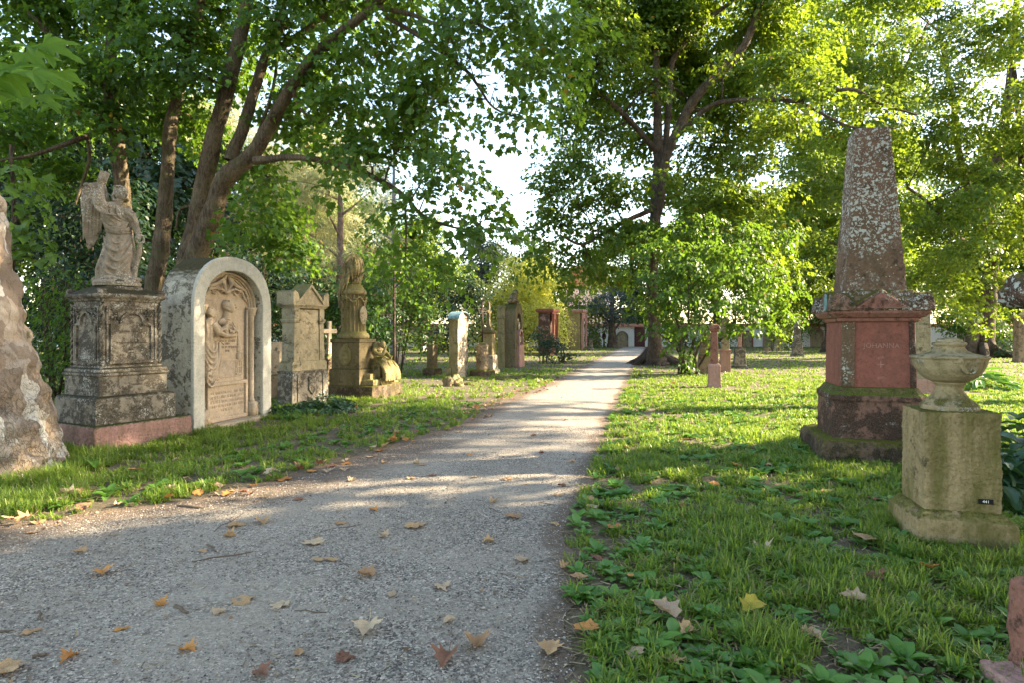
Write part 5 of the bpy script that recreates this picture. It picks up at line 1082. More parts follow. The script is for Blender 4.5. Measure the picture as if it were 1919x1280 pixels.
part('stone', X, M['pinkstone'], lambda bm: stack(bm, [(-.05,.5,.3),(.6,.48,.28),(.65,.4,.22),(2.3,.38,.2),(2.35,.48,.28),(2.5,.4,.2)]), .015)
X = thing('grey_far_monument', 'grey pillar monument on a stepped base right of the ivy-clad trunk', 'gravestone', G(1873,659), R(-12))
part('base', X, M['greystone'], lambda bm: stack(bm, [(-.05,.62,.5),(.3,.6,.48),(.34,.52,.42),(.7,.5,.4),(.75,.4,.32)]), .015)
part('shaft', X, M['buff'], lambda bm: stack(bm, [(.75,.38,.3),(2.6,.34,.27),(2.65,.44,.36),(2.8,.42,.34),(3.0,.1,.1)]), .015)
X = thing('brown_boundary_post', 'broad brown stone pillar standing in the lawn at the right edge', 'gravestone', G(1918,680), R(-12))
part('stone', X, M['rock'], lambda bm: stack(bm, [(-.05,.40,.3),(.3,.36,.27),(2.3,.34,.25),(2.35,.44,.33),(2.5,.42,.3),(2.75,.05,.05)]), .02)
# 22. red obelisk -------------------------------------------------
w = .87
loc, a = front(1575, 0, -15, w, w, 7.75)
OB = thing('red_obelisk', 'large lichened red sandstone obelisk on a gabled block above a mossy step', 'monument', loc, a)
bm = bmesh.new(); stack(bm, [(-.1,.72,.72),(.20,.70,.70),(.27,.66,.66)]); sculpt('mossy_step', bm, M['moststep'], OB, .018, 1, .012, 12, erode=.03, es=4)
bm = bmesh.new(); c_ = .12
def octa(bm, rings):
    prev = None
    for z, h, c in rings:
        pts = [(-h+c,-h),(h-c,-h),(h,-h+c),(h,h-c),(h-c,h),(-h+c,h),(-h,h-c),(-h,-h+c)]
        vs = [bm.verts.new((x,y,z)) for x,y in pts]
        if prev:
            for i in range(8): bm.faces.new((prev[i],prev[(i+1)%8],vs[(i+1)%8],vs[i]))
        else: bm.faces.new(vs[::-1])
        prev = vs
    bm.faces.new(prev)
octa(bm, [(.25,.53,.10),(.72,.52,.10),(.74,.54,.11),(.80,.54,.11),(.83,.50,.1),(.87,.47,.08),(.90,.45,.07)]); sculpt('lower_block', bm, M['redblack'], OB, .012, 1, .004, 22, False)
bm = bmesh.new(); octa(bm, [(.90,.435,.05),(1.73,.42,.05)]); DI = from_bm('die', bm, M['redface'], OB, bevel=.008)
part('edge_band', OB, M['redlichen'], lambda bm: stack(bm, [(.905,.075,.02,-.355,-.438),(1.725,.072,.02,-.345,-.425)]), .004)
part('edge_band', OB, M['redblack'], lambda bm: stack(bm, [(.905,.03,.018,.375,-.436),(1.725,.03,.018,.36,-.423)]), .004)
bm = bmesh.new(); octa(bm, [(1.73,.44,.04),(1.745,.46,.04),(1.78,.465,.04),(1.79,.50,.04),(1.84,.545,.04),(1.87,.55,.04)]); from_bm('cornice', bm, M['red'], OB, bevel=.006)
bm = bmesh.new(); stack(bm, [(1.86,.50,.50),(1.98,.47,.47),(2.10,.40,.40),(2.13,.39,.39)])
for rot in range(4):
    n0 = len(bm.verts); prism(bm, [(-.40,1.87),(.40,1.87),(.0,2.14)], -.54,-.40)
    prism(bm, [(-.58,1.87),(-.57,2.02),(-.50,2.10),(-.40,2.07),(-.34,1.93),(-.33,1.87)], -.565,-.36)
    prism(bm, [(.58,1.87),(.57,2.02),(.50,2.10),(.40,2.07),(.34,1.93),(.33,1.87)], -.565,-.36)
    Mx = Matrix.Rotation(rot*math.pi/2, 4, 'Z')
    for v in bm.verts[:][n0:]: v.co = Mx @ v.co
sculpt('gabled_top', bm, M['redmoss'], OB, .013, 1, .009, 22, erode=.01, es=6)
bm = bmesh.new(); prism(bm, [(-.30,1.895),(.30,1.895),(.0,2.09)], -.556,-.53)
for s in (-1,1):
    for k in range(5): tube(bm, [(s*.22,-.56,1.94),(s*(.16+.012*k)-s*.03*k,-.562,1.92+.03*k)], [.006,.012], 6)
tube(bm, [(-.02,-.56,2.02),(0,-.562,1.95),(.03,-.56,1.91)], .007, 6); ell(bm, (0,-.556,2.0), (.03,.01,.035), None, 2)
for rot in (0,):
    pass
from_bm('tympanum', bm, M['red'], OB, bevel=.003)
bm = bmesh.new()
for k in range(22):
    z = 2.12+2.11*k/21; h = .345-.145*k/21
    if k == 0: prevv = None
    vs = []
    for sx, sy in ((-1,-1),(1,-1),(1,1),(-1,1)):
        vs.append(bm.verts.new((sx*h, sy*h, z)))
    if prevv:
        for i in range(4): bm.faces.new((prevv[i],prevv[(i+1)%4],vs[(i+1)%4],vs[i]))
    else: bm.faces.new(vs[::-1])
    prevv = vs
cv = bm.verts.new((-.03,.02,4.275))
for i in range(4): bm.faces.new((prevv[i],prevv[(i+1)%4],cv))
sculpt('obelisk_shaft', bm, M['redlichen'], OB, .014, 1, .006, 24, False, erode=.008, es=3)
text('inscription', 'JOHANNA', .085, (.03,-.428,1.42), M['engravered'], OB, .002)
text('inscription', 'geb.', .05, (.03,-.429,1.28), M['engravered'], OB, .002)
text('inscription', '+', .16, (.02,-.431,1.18), M['engravered'], OB, .002)
text('inscription', 'gest.', .05, (.03,-.432,1.03), M['engravered'], OB, .002)
for v_ in (OB,): pass
part('bronze_wreath', OB, M['copper'], lambda bm: (tube(bm, [(-.585,-.34+.05*math.cos(t_/8*math.pi),1.98+.10*math.sin(t_/8*math.pi)) for t_ in range(17)], .014, 6), tube(bm, [(-.585,-.34,1.90),(-.59,-.34,2.05)], .012, 6)), smooth=True)
# 25. urn pedestal -------------------------------------------------
loc, a = front(1733, 0, -14, .50, .46, 4.6)
UR = thing('urn_pedestal', 'mossy square stone pedestal with a small black number plate, in the right foreground', 'pedestal', loc, a)
bm = bmesh.new(); stack(bm, [(-.1,.335,.30),(.20,.33,.295),(.265,.27,.25),(.27,.262,.24)]); sculpt('base', bm, M['urnblock'], UR, .011, 1, .004, 28, erode=.012, es=5)
bm = bmesh.new(); stack(bm, [(.26,.252,.235),(1.0,.25,.232)])
bl = sculpt('block', bm, M['urnblock'], UR, .007, 0, .0065, 38, erode=.012, es=4.5)
part('number_plate', UR, M['black'], lambda bm: box(bm,.09,.185,-.252,-.245,.335,.372), .001)
text('plate_number', '441', .030, (.137,-.2535,.3535), M['white'], UR, .0004)
UN = thing('stone_urn', 'shallow lidded stone urn with ring handles standing on the mossy square pedestal', 'urn', loc+Vector((0,0,.998)), a)
UN.scale = (.86,.86,1)
bm = bmesh.new(); lathe(bm, [(.225,0),(.225,.035),(.20,.05),(.19,.06),(.15,.09),(.11,.14),(.10,.18),(.125,.20),(.13,.215)], 56); sculpt('foot', bm, M['urn'], UN, .008, 1, .003, 30)
bm = bmesh.new(); lathe(bm, [(.10,.205),(.13,.211),(.18,.232),(.225,.265),(.262,.315),(.283,.37),(.288,.392),(.302,.397),(.304,.410),(.285,.414)], 64)
for k in (math.pi/2,-math.pi/2+.15):
    c0 = Vector((math.cos(k-.0), math.sin(k-.0), 0)); s0 = Vector((-math.sin(k), math.cos(k), 0))
    tube(bm, [c0*(.285+.01*math.sin(t_*.4))+s0*.062*math.cos(t_/10*math.pi)+Vector((0,0,.362-.072*math.sin(t_/10*math.pi))) for t_ in range(11)], .011, 8)
    for s_ in (-1,1): ell(bm, c0*.285+s0*.07*s_+Vector((0,0,.375)), (.022,.02,.016), None, 2)
    for j in range(10): ell(bm, c0*(.282)+s0*.035*math.cos(j*.63)+Vector((0,0,.345+.03*math.sin(j*.63))), .010, None, 1)
sculpt('bowl', bm, M['urn'], UN, .0065, 1, .0025, 40)
bm = bmesh.new(); lathe(bm, [(.284,.412),(.25,.420),(.18,.434),(.135,.452),(.118,.475),(.112,.49),(.132,.497),(.134,.515),(.12,.522),(.10,.527),(.10,.548),(.07,.556),(.03,.562)], 56); sculpt('lid', bm, M['urn'], UN, .007, 1, .003, 40)
# 26. red monument at the right edge -------------------------------------------------
X = thing('red_edge_monument', 'red sandstone monument with an overhanging worn cap, cut by the right edge', 'monument', (2.76,2.42,0), R(-3))
bm = bmesh.new(); stack(bm, [(-.1,.63,.43),(.07,.61,.41)]); sculpt('foundation_slab', bm, M['pinkstone'], X, .014, 1, .006, 16)
bm = bmesh.new(); stack(bm, [(.05,.47,.44),(.44,.46,.43),(.47,.44,.41)]); sculpt('lower_block', bm, M['red'], X, .012, 1, .008, 18, erode=.012, es=5)
part('shaft', X, M['redface'], lambda bm: stack(bm, [(.46,.20,.18),(1.66,.19,.17)]), .01)
bm = bmesh.new(); stack(bm, [(1.60,.26,.22),(1.66,.36,.32),(1.73,.49,.44),(1.79,.51,.46),(1.86,.48,.42),(1.89,.3,.3)]); sculpt('cap', bm, M['redmoss'], X, .013, 1, .012, 14, erode=.015, es=5)
# end wall -------------------------------------------------
WL = thing('cemetery_wall', 'long white plastered cemetery wall with a tiled coping and arched niches behind the lawn', 'wall', (0,64.2,0))
part('plaster_wall', WL, M['wallwhite'], lambda bm: box(bm,-75,75,0,.5,-.2,2.2), .0)
part('tiled_coping', WL, M['tile'], lambda bm: (prism(bm, [(0,0)]*0 or [(-75.2,2.2),(75.2,2.2),(75.2,2.26),(-75.2,2.26)], -.25,.75), stack(bm, [(2.26,75.2,.45,0,.25),(2.52,75.2,.08,0,.25)])), .0)
def wn(px, hw, h, mat, fig=True, rise=None):
    x = (px-959.5)/F*64.2
    bm = bmesh.new(); band(bm, arch_pts(hw,h-hw,hw,14,0,2,x), arch_pts(hw*.8,h-hw,hw*.8,14,0,2,x), -.12,-.002)
    nf = from_bm('niche', bm, mat, WL, bevel=.01)
    bm = bmesh.new(); prism(bm, arch_pts(hw*.8,h-hw,hw*.8,14,0,2,x), -.05,-.004)
    ell(bm, (x,-.06,h*.55), (hw*.35,.06,h*.2), None, 2); ell(bm, (x,-.06,h*.82), (hw*.18,.06,hw*.2), None, 2)
    from_bm('niche_relief', bm, M['buff'], nf)
wn(1113,.60,1.7,M['buff']); wn(1166,.62,1.75,M['greystone']); wn(1531,.70,2.1,M['pinkstone']); wn(1270,.6,1.7,M['pinkstone']); wn(1400,.6,1.8,M['redface']); wn(1440,.6,1.7,M['pinkstone']); wn(812,.75,1.9,M['paleold']); wn(1822,.7,1.9,M['buff'])
part('gate', WL, M['reddoor'], lambda bm: (box(bm,12.8,13.9,-.06,-.002,0,2.15), box(bm,12.9,13.32,-.09,-.062,.2,1.0), box(bm,13.38,13.8,-.09,-.062,.2,1.0), box(bm,12.9,13.8,-.09,-.062,1.15,2.0)), .01)
part('gable', WL, M['wallwhite'], lambda bm: prism(bm, [(30.8,2.5),(34.2,2.5),(33.5,3.0),(32.5,3.3),(31.5,3.0)], -.02,.4), .0)
X = thing('bronze_lamp_figure', 'small dark statue on a post before the end wall, left of the grey-green tree', 'statue', ((1132-959.5)/F*62,62,0))
part('post', X, M['iron'], lambda bm: (tube(bm, [(0,0,0),(0,0,.9)], [.1,.06], 10), ell(bm, (0,0,1.2), (.22,.16,.36), None, 2), ell(bm, (0,-.02,1.62), .13, None, 2)), smooth=True)
for i,(px,d,h,lab) in enumerate([(797,50,.9,'small white cross far across the left lawn'),(748,30,1.15,'pale stele with a small cross behind the dark sapling')]):
    X = thing('small_cross', lab, 'gravestone', ((px-959.5)/F*d,d,0), R(30))
    part('base', X, M['paleold'] if i else M['render'], lambda bm: stack(bm, [(-.05,.3,.25),(h*.4,.25,.2),(h*.45,.2,.15)]), .01)
    part('cross', X, M['paleold'] if i else M['render'], lambda bm: (box(bm,-.06,.06,-.05,.05,h*.45,h*1.8), box(bm,-.24,-.062,-.045,.045,h*1.3,h*1.42), box(bm,.062,.24,-.045,.045,h*1.3,h*1.42)), .008)
rock('dark_boulder', 'dark rounded boulder in front of the far wall at the left', ((812-959.5)/F*52,52,0), (.9,.8,.75), 55, mat=M['darkolive'])
# houses far behind -------------------------------------------------
def house(name, label, x0, x1, y, h, roofh, wall, rows, cols, dep=9):
    H_ = thing(name, label, 'house', ((x0+x1)/2, y, 0)); w2 = (x1-x0)/2
    part('wall', H_, wall, lambda bm: box(bm,-w2,w2,0,dep,-.2,h))
    part('roof', H_, M['tile'], lambda bm: prism(bm, [(-w2-.5,h),(w2+.5,h),(w2*.55,h+roofh),(-w2*.55,h+roofh)], -.5,dep+.5))
    for r_ in range(rows):
        for c_ in range(cols):
            cx = -w2+(c_+.5)*2*w2/cols; cz = 1.4+r_*3.0
            if cz+1.6 > h: continue
            wi = part('window', H_, M['white'], lambda bm: band(bm, [(cx-.65,cz),(cx-.65,cz+1.6),(cx+.65,cz+1.6),(cx+.65,cz)], [(cx-.5,cz),(cx-.5,cz+1.45),(cx+.5,cz+1.45),(cx+.5,cz)], -.08,-.002))
            part('pane', wi, M['glass'], lambda bm: box(bm,cx-.5,cx+.5,-.04,-.003,cz+.02,cz+1.45))
    part('corner_trim', H_, M['white'], lambda bm: box(bm,w2-.8,w2+.02,-.06,-.003,0,h)); part('corner_trim', H_, M['white'], lambda bm: box(bm,-w2-.02,-w2+.8,-.06,-.003,0,h))
    return H_
house('pink_house', 'salmon pink house with white corners, glimpsed through leaves beyond the path', 1.0, 6.4, 92, 10.6, 2.6, M['pinkwall'], 3, 3)
house('cream_house', 'pale cream house with a tiled roof, right of the salmon pink house', 8.2, 15.5, 96, 9.0, 3, M['creamwall'], 3, 4)
house('cream_house', 'long cream house hidden behind the pines at the left', -42, -16, 84, 11.5, 4, M['creamwall'], 3, 8)
# ---------------------------------------------------------------- ground and path
LE = [(2,-6.2),(4,-4.9),(5.07,-4.0),(5.8,-3.0),(6.74,-2.36),(8.07,-1.85),(9.4,-1.2),(10.95,-.75),(13.8,-.23),(16.3,.57),(22.2,1.94),(31.7,4.15),(45,7.2),(62,11.0)]
RE = [(2,.30),(2.8,.345),(4.3,.38),(5.44,.55),(6.6,.83),(8.5,1.2),(12.4,2.05),(16.5,3.0),(23.6,4.6),(32,6.5),(45,9.6),(62,13.6)]
ly, lx = np.array(LE).T; ry, rx = np.array(RE).T
def xl(y): return np.interp(y, ly, lx)
def xr(y): return np.interp(y, ry, rx)
def edge(y, s): return .06*math.sin(y*3.1+s)+.05*noise.noise(Vector((y*2.2,s,0)))+.05*noise.noise(Vector((y*7,s,0)))
# gravel path: a fine sheet 4 mm above the soil
bm = bmesh.new(); ys = list(np.concatenate([np.arange(-4,12,.05), np.arange(12,30,.2), np.arange(30,63.5,.5)])); prev = None
lay = bm.verts.layers.float.new('wear'); rut = bm.verts.layers.float.new('rut')
NX = 70
for y in ys:
    sc_ = min(1.0, 3/max(y,3)+.5); a0 = (np.interp(max(y,2), ly, lx) + (0 if y > 2 else (y-2)*.6)) + edge(y,1.3)*sc_*1.6 - .12; b0 = float(xr(max(y,2)))+edge(y,7.7)*sc_
    row = []
    for k in range(NX+1):
        t_ = k/NX; x = a0+(b0-a0)*t_
        z = .004+.010*noise.noise(Vector((x*.9,y*.9,0)))*min(1,min(t_,1-t_)*8)+.003*noise.noise(Vector((x*5,y*5,2)))*min(1,min(t_,1-t_)*8) + .006*min(1,min(t_,1-t_)*6)
        v = bm.verts.new((x,y,max(.004,z))); 
        dl = (x-a0)*(1 if y < 14 else 1); dr = b0-x
        v[lay] = max(0, 1-dl/(1.5 if y < 9 else .7))*1.0 if dl < dr else max(0, 1-dr/.28)
        off = .32+(y-6.4)*.072; v[rut] = (math.exp(-((dr-off)/.05)**2)+.7*math.exp(-((dr-off-.16)/.045)**2))*max(0,min(1,(y-5)/1.5))*max(0,min(1,(14-y)/3)) + .35*math.exp(-((x-(a0+b0)/2-.2)/.55)**2)
        row.append(v)
    if prev:
        for k in range(NX): bm.faces.new((prev[k],prev[k+1],row[k+1],row[k]))
    prev = row
m, nt, out = newmat('gravel_path'); n = N(nt); co = n.coord()
vc = n.n('ShaderNodeTexVoronoi'); vc.inputs['Scale'].default_value = 85; n.l(co, vc.inputs['Vector']); sp_ = n.n('ShaderNodeSeparateColor'); n.l(vc.outputs['Color'], sp_.inputs[0])
cr = n.n('ShaderNodeValToRGB'); n.l(sp_.outputs[0], cr.inputs[0]); e = cr.color_ramp.elements
e[0].color = (.06,.05,.043,1); e[1].color = (.66,.58,.49,1)
for p_, c_ in ((.3,(.155,.136,.118,1)),(.55,(.28,.25,.215,1)),(.85,(.43,.38,.31,1))): x_ = e.new(p_); x_.color = c_
v2 = n.n('ShaderNodeTexVoronoi'); v2.inputs['Scale'].default_value = 45; n.l(co, v2.inputs['Vector']); s2 = n.n('ShaderNodeSeparateColor'); n.l(v2.outputs['Color'], s2.inputs[0])
col = n.mix(n.ramp(s2.outputs[1], .86, .9, 0, .6), cr.outputs[0], (.36,.32,.28))
dust = n.noise(co, 1.1, 7, .62); fine = n.noise(co, 260, 3, .6); mid = n.noise(co, 14, 6, .65)
dm = n.ramp(n.math('ADD', n.math('MULTIPLY', dust, .8), n.math('MULTIPLY', mid, .35)), .49, .64, .0, .68)
dcol = n.mix(n.ramp(fine, .3, .7), (.25,.215,.175), (.43,.375,.305))
col = n.mix(dm, col, dcol)
rt = n.n('ShaderNodeAttribute', attribute_name='rut'); col = n.mix(n.math('MULTIPLY', rt.outputs['Fac'], .6), col, n.mix(n.ramp(fine, .3, .7), (.32,.28,.235), (.48,.43,.36)))
at = n.n('ShaderNodeAttribute', attribute_name='wear')
em = n.ramp(n.math('ADD', at.outputs['Fac'], n.math('MULTIPLY', n.math('SUBTRACT', mid, .5), 1.1)), .15, .70, 0, .92)
col = n.mix(em, col, n.mix(n.ramp(n.noise(co, 40, 6, .7), .3, .7), (.10,.07,.048), (.21,.155,.115)))
b = n.n('ShaderNodeBsdfPrincipled'); n.l(col, b.inputs['Base Color']); b.inputs['Roughness'].default_value = .85; b.inputs['Specular IOR Level'].default_value = .3
nn = n.bump(vc.outputs['Distance'], .9, .010); nn = n.bump(mid, .35, .02, nn); nn = n.bump(n.noise(co, 60, 5, .7), .5, .008, nn)
n.l(nn, b.inputs['Normal']); n.l(b.outputs[0], out.inputs[0]); M['gravel'] = m
o = from_bm('path', bm, m, None, True); tag(o, 'grey gravel path running away between the graves', 'path', kind='structure')
# soil sheet
m, nt, out = newmat('lawn_soil'); n = N(nt); co = n.coord()
f1 = n.noise(co, 1.3, 7, .62); f2 = n.noise(co, 18, 7, .68); f3 = n.noise(co, 90, 4, .6)
col = n.mix(n.ramp(f2, .32, .7), (.07,.055,.03), (.15,.12,.07)); col = n.mix(n.ramp(f1, .5, .7, 0, .8), col, (.12,.09,.055)); col = n.mix(n.ramp(f3, .45, .75, 0, .5), col, (.18,.145,.09))
b = n.n('ShaderNodeBsdfPrincipled'); n.l(col, b.inputs['Base Color']); b.inputs['Roughness'].default_value = .95; n.l(n.bump(f2, .7, .03), b.inputs['Normal']); n.l(b.outputs[0], out.inputs[0]); M['soil'] = m
bm = bmesh.new(); box(bm, -400, 400, -60, 600, -.5, 0); o = from_bm('ground', bm, m); tag(o, 'lawn soil of the old cemetery', 'ground', kind='structure')
# pebbles on the near path
rg = np.random.default_rng(33); n_ = 95000
y = 2.3+ (rg.random(n_)**1.7)*8; x = xl(y)+.1+rg.random(n_)*(xr(y)-xl(y)-.15)
s = .0026+.006*rg.random(n_)**2.4; s[rg.random(n_) < .012] *= 2.0
base = np.array([(1,0,0),(0,1,0),(-1,0,0),(0,-1,0),(0,0,.7),(0,0,-.7)], float); FT = np.array([(0,1,4),(1,2,4),(2,3,4),(3,0,4)])
V = base[None]*s[:,None,None]*rg.uniform(.6,1.4,(n_,6,1)); th = rg.random(n_)*6.28; c_, s_ = np.cos(th)[:,None], np.sin(th)[:,None]
V = np.stack([V[...,0]*c_-V[...,1]*s_, V[...,0]*s_+V[...,1]*c_, V[...,2]], -1) + np.stack([x,y,np.full(n_,.0115)],-1)[:,None,:]
FL = (FT.ravel()[None]+(np.arange(n_)*6)[:,None]).ravel(); k_ = n_*4
m = leafmat('pebbles', (.06,.05,.045), (.22,.19,.165), (.62,.55,.46), (.2,.2,.2), .0, rough=.75, spec=.25)
o = np_mesh('gravel', V.reshape(-1,3), FL, np.arange(k_)*3, np.full(k_,3), m, None, False, np.repeat(rg.random(n_)*.97, 4)); tag(o, 'loose grey pebbles covering the near path', 'gravel', kind='stuff')
# ---------------------------------------------------------------- grass
def pnoise(x, y, sc, seed=0.0): return np.array([noise.noise(Vector((a_*sc, b_*sc, seed))) for a_, b_ in zip(x, y)])
GR = []
def grass_zone(y0, y1, xmin, xmax, N_, h, w, tuft=6, seed=0, lo=0.0):
    rg = np.random.default_rng(100+seed); T_ = N_//tuft
    y = y0+(y1-y0)*rg.random(T_); xm = np.minimum(xmax, .86*y+1.5); xn = np.maximum(xmin, -.86*y-1.5)
    x = xn+(xm-xn)*rg.random(T_)
    inside = np.minimum(x-xl(np.maximum(y,2)), xr(np.maximum(y,2))-x)   # >0 on the path
    ln = x < (xl(np.maximum(y,2))+xr(np.maximum(y,2)))/2
    pn = pnoise(x, y, .9, seed); fn = pnoise(x, y, 4.0, seed+9)
    keep = inside < -.04 + .10*fn - np.where(ln & (y < 9), .10+.12*pn, 0)
    dens = np.clip(.46+1.0*pn+1.25*fn + .2*(-inside > 1.2), .05, 1)
    dens = np.where(ln & (y < 11), np.clip(dens-.22, .04, 1), dens)
    keep &= rg.random(T_) < dens
    x, y, pn, fn = x[keep], y[keep], pn[keep], fn[keep]; T2 = len(x)
    hf = np.clip(.75+.6*pn+.5*fn, .35, 1.7)
    X = np.repeat(x, tuft)+rg.normal(0,.022,T2*tuft); Y = np.repeat(y, tuft)+rg.normal(0,.022,T2*tuft); HF = np.repeat(hf, tuft); TT = np.repeat(rg.normal(0,.10,T2), tuft)
    GR.append((X, Y, h*HF*rg.uniform(.5,1.25,len(X)), w*rg.uniform(.7,1.3,len(X)), TT))
grass_zone(1.6, 5.5, .2, 6.5, 95000, .11, .006, 9, 1)
grass_zone(4.6, 9.5, -9.5, 0, 95000, .11, .0062, 9, 2)
grass_zone(5.5, 11, .2, 11, 130000, .105, .007, 8, 3)
grass_zone(9.5, 14, -11, 0, 50000, .11, .009, 7, 4)
grass_zone(11, 22, .5, 18, 120000, .095, .010, 7, 5)
grass_zone(14, 26, -16, 3, 50000, .095, .012, 6, 6)
grass_zone(22, 62, -40, 50, 150000, .085, .022, 4, 7)
# taller tufts at the feet of stones and trunks
def tufts(cx, cy, rad, N_, h, seed, w=.004, ring=True):
    rg = np.random.default_rng(900+seed); K = N_//12; a_ = rg.random(K)*6.28; r_ = rad*(rg.uniform(.95,1.3,K) if ring else np.sqrt(rg.random(K)))
    x = np.repeat(cx+np.cos(a_)*r_, 12)+rg.normal(0,.02,K*12); y = np.repeat(cy+np.sin(a_)*r_, 12)+rg.normal(0,.02,K*12)
    ok = (x < xl(y)-.05) | (x > xr(y)+.02); x, y = x[ok], y[ok]
    GR.append((x, y, h*rg.uniform(.5,1.3,len(x)), w*rg.uniform(.7,1.4,len(x)), np.repeat(rg.normal(.05,.12,K),12)[ok]))
for i,(cx,cy,rad,N_,h) in enumerate([(-6.0,7.0,.98,4200,.17),(loc.x,loc.y,.46,0,.1),(-5.3,8.9,.85,3600,.13),(-4.3,10.4,.75,2400,.12),(-4.6,9.0,.3,1200,.15),(3.25,4.6,.42,3600,.12),(4.5,7.9,.95,3600,.12),(2.75,3.3,.62,2400,.12),(-5.2,6.0,.9,3600,.13),(-4.4,5.75,.4,1500,.12),(1.3,3.1,.18,500,.14),(2.0,3.6,.2,400,.13),(5.6,6.1,.7,1600,.13),(-3.4,15.1,.9,1500,.13),(-1.5,21.2,.8,900,.14)]):
    if N_: tufts(cx, cy, rad, N_, h, i, ring=(i not in (8,9,10,11)))
X = np.concatenate([g[0] for g in GR]); Y = np.concatenate([g[1] for g in GR]); Hh = np.concatenate([g[2] for g in GR]); Ww = np.concatenate([g[3] for g in GR]); Tt = np.concatenate([g[4] for g in GR])
rg = np.random.default_rng(3); n_ = len(X); th = rg.random(n_)*6.28; ln_ = (.15+1.35*rg.random(n_)**1.3)*Hh
dx, dy = np.cos(th), np.sin(th); ox, oy = -dy*Ww, dx*Ww
def row(u, wf): 
    return (X+dx*ln_*u**1.8, Y+dy*ln_*u**1.8, Hh*(u-.36*u**3*(ln_/Hh)), wf)
P_ = []
for u, wf in ((0,1.0),(.45,.85),(.8,.5)):
    a_, b_, c_, q_ = row(u, wf); P_.append(np.stack([a_-ox*q_, b_-oy*q_, c_],-1)); P_.append(np.stack([a_+ox*q_, b_+oy*q_, c_],-1))
a_, b_, c_, _ = row(1.0, 0); P_.append(np.stack([a_,b_,c_],-1))
V = np.stack(P_, 1).reshape(-1,3); fl = np.array([0,1,3,2, 2,3,5,4, 4,5,6]); tot = np.array([4,4,3])
FL = (fl[None]+(np.arange(n_)*7)[:,None]).ravel(); totals = np.tile(tot, n_); starts = np.concatenate([[0],np.cumsum(totals)[:-1]])
tn = np.clip(.52+1.6*Tt+rg.normal(0,.24,n_), 0, .97); tn[rg.random(n_) < .075] = 1.0
o = np_mesh('grass', V, FL, starts, totals, M['grass'], None, True, np.repeat(tn, 3)); tag(o, 'uneven lawn grass with longer tufts around the graves', 'grass', kind='stuff')
print('GRASS blades', n_)
# dry thatch and fine litter
rg = np.random.default_rng(44); n_ = 30000
y = 2.4+rg.random(n_)**1.5*11; x = -.86*y-.3+rg.random(n_)*(1.72*y+.6)
ins = np.minimum(x-xl(y), xr(y)-x); k = (ins < .1) | (rg.random(n_) < .07+.25*(x < xl(y)+.9)*(y < 9)); x, y, ins = x[k], y[k], ins[k]; n_ = len(x)
tip = np.column_stack([rg.normal(0,1,n_), rg.normal(0,1,n_), rg.normal(0,.08,n_)]); nor = np.column_stack([rg.normal(0,.2,n_), rg.normal(0,.2,n_), np.ones(n_)])
M['thatch'] = leafmat('dry_thatch', (.10,.065,.04), (.24,.17,.10), (.42,.33,.20), (.3,.2,.1), .1, rough=.7)
z = np.where(ins > 0, .016, .012+.02*rg.random(n_))
o = place('litter', np.column_stack([x,y,z]), tip, nor, .03+.05*rg.random(n_), rg.random(n_)*.95, 'needle', M['thatch']); tag(o, 'dry grass stalks and fine plant litter scattered on the ground', 'litter', kind='stuff')
n_ = 9000; y = 2.4+rg.random(n_)**1.3*14; x = xl(y)-.8+rg.random(n_)*(xr(y)-xl(y)+3.0)
dl = np.abs(x-xl(y)); k = (rg.random(n_) < .07) | (rg.random(n_) < np.exp(-dl*3)); x, y = x[k], y[k]; n_ = len(x)
tip = np.column_stack([rg.normal(0,1,n_), rg.normal(0,1,n_), rg.normal(0,.2,n_)]); nor = np.column_stack([rg.normal(0,.35,n_), rg.normal(0,.35,n_), np.ones(n_)])
M['crumbs'] = leafmat('leaf_crumbs', (.14,.07,.035), (.30,.17,.08), (.50,.33,.15), (.4,.25,.1), .15, rough=.6)
o = place('leaf_crumbs', np.column_stack([x,y,np.full(n_,.018)]), tip, nor, .012+.028*rg.random(n_)**1.5, rg.random(n_)*.95, 'kite', M['crumbs']); tag(o, 'crumbled bits of dry leaf along the path edges', 'litter', kind='stuff')
# broad-leaved weeds in the lawn
rg = np.random.default_rng(55); n_ = 4200
y = 2.5+rg.random(n_)**1.2*13; x = xr(y)+.03+rg.random(n_)*(.86*y+.5-xr(y)); k = rg.random(n_) < .55; 
yl = 5.5+rg.random(260)*8; xl_ = xl(yl)-.2-rg.random(260)*1.6
x = np.concatenate([x[k], xl_]); y = np.concatenate([y[k], yl]); n_ = len(x); per = 8
ang = np.tile(np.arange(per)*2.39, n_)+np.repeat(rg.random(n_)*6, per); el = rg.uniform(.15,.9,n_*per)
pos = np.column_stack([np.repeat(x,per), np.repeat(y,per), np.full(n_*per,.01)])
tip = np.column_stack([np.cos(ang), np.sin(ang), el*1.1]); nor = np.column_stack([-np.cos(ang)*el, -np.sin(ang)*el, np.ones(n_*per)])
pos[:,:2] += tip[:,:2]*.008
sz = np.repeat(.035+.10*rg.random(n_)**1.6,per)*rg.uniform(.7,1.15,n_*per)
o = place('weeds', pos, tip, nor, sz, np.clip(np.repeat(rg.normal(.5,.18,n_),per)+rg.normal(0,.1,n_*per),0,.97), 'broad', M['weed'], None, True); tag(o, 'dandelion and plantain rosettes growing through the lawn', 'weeds', kind='stuff')
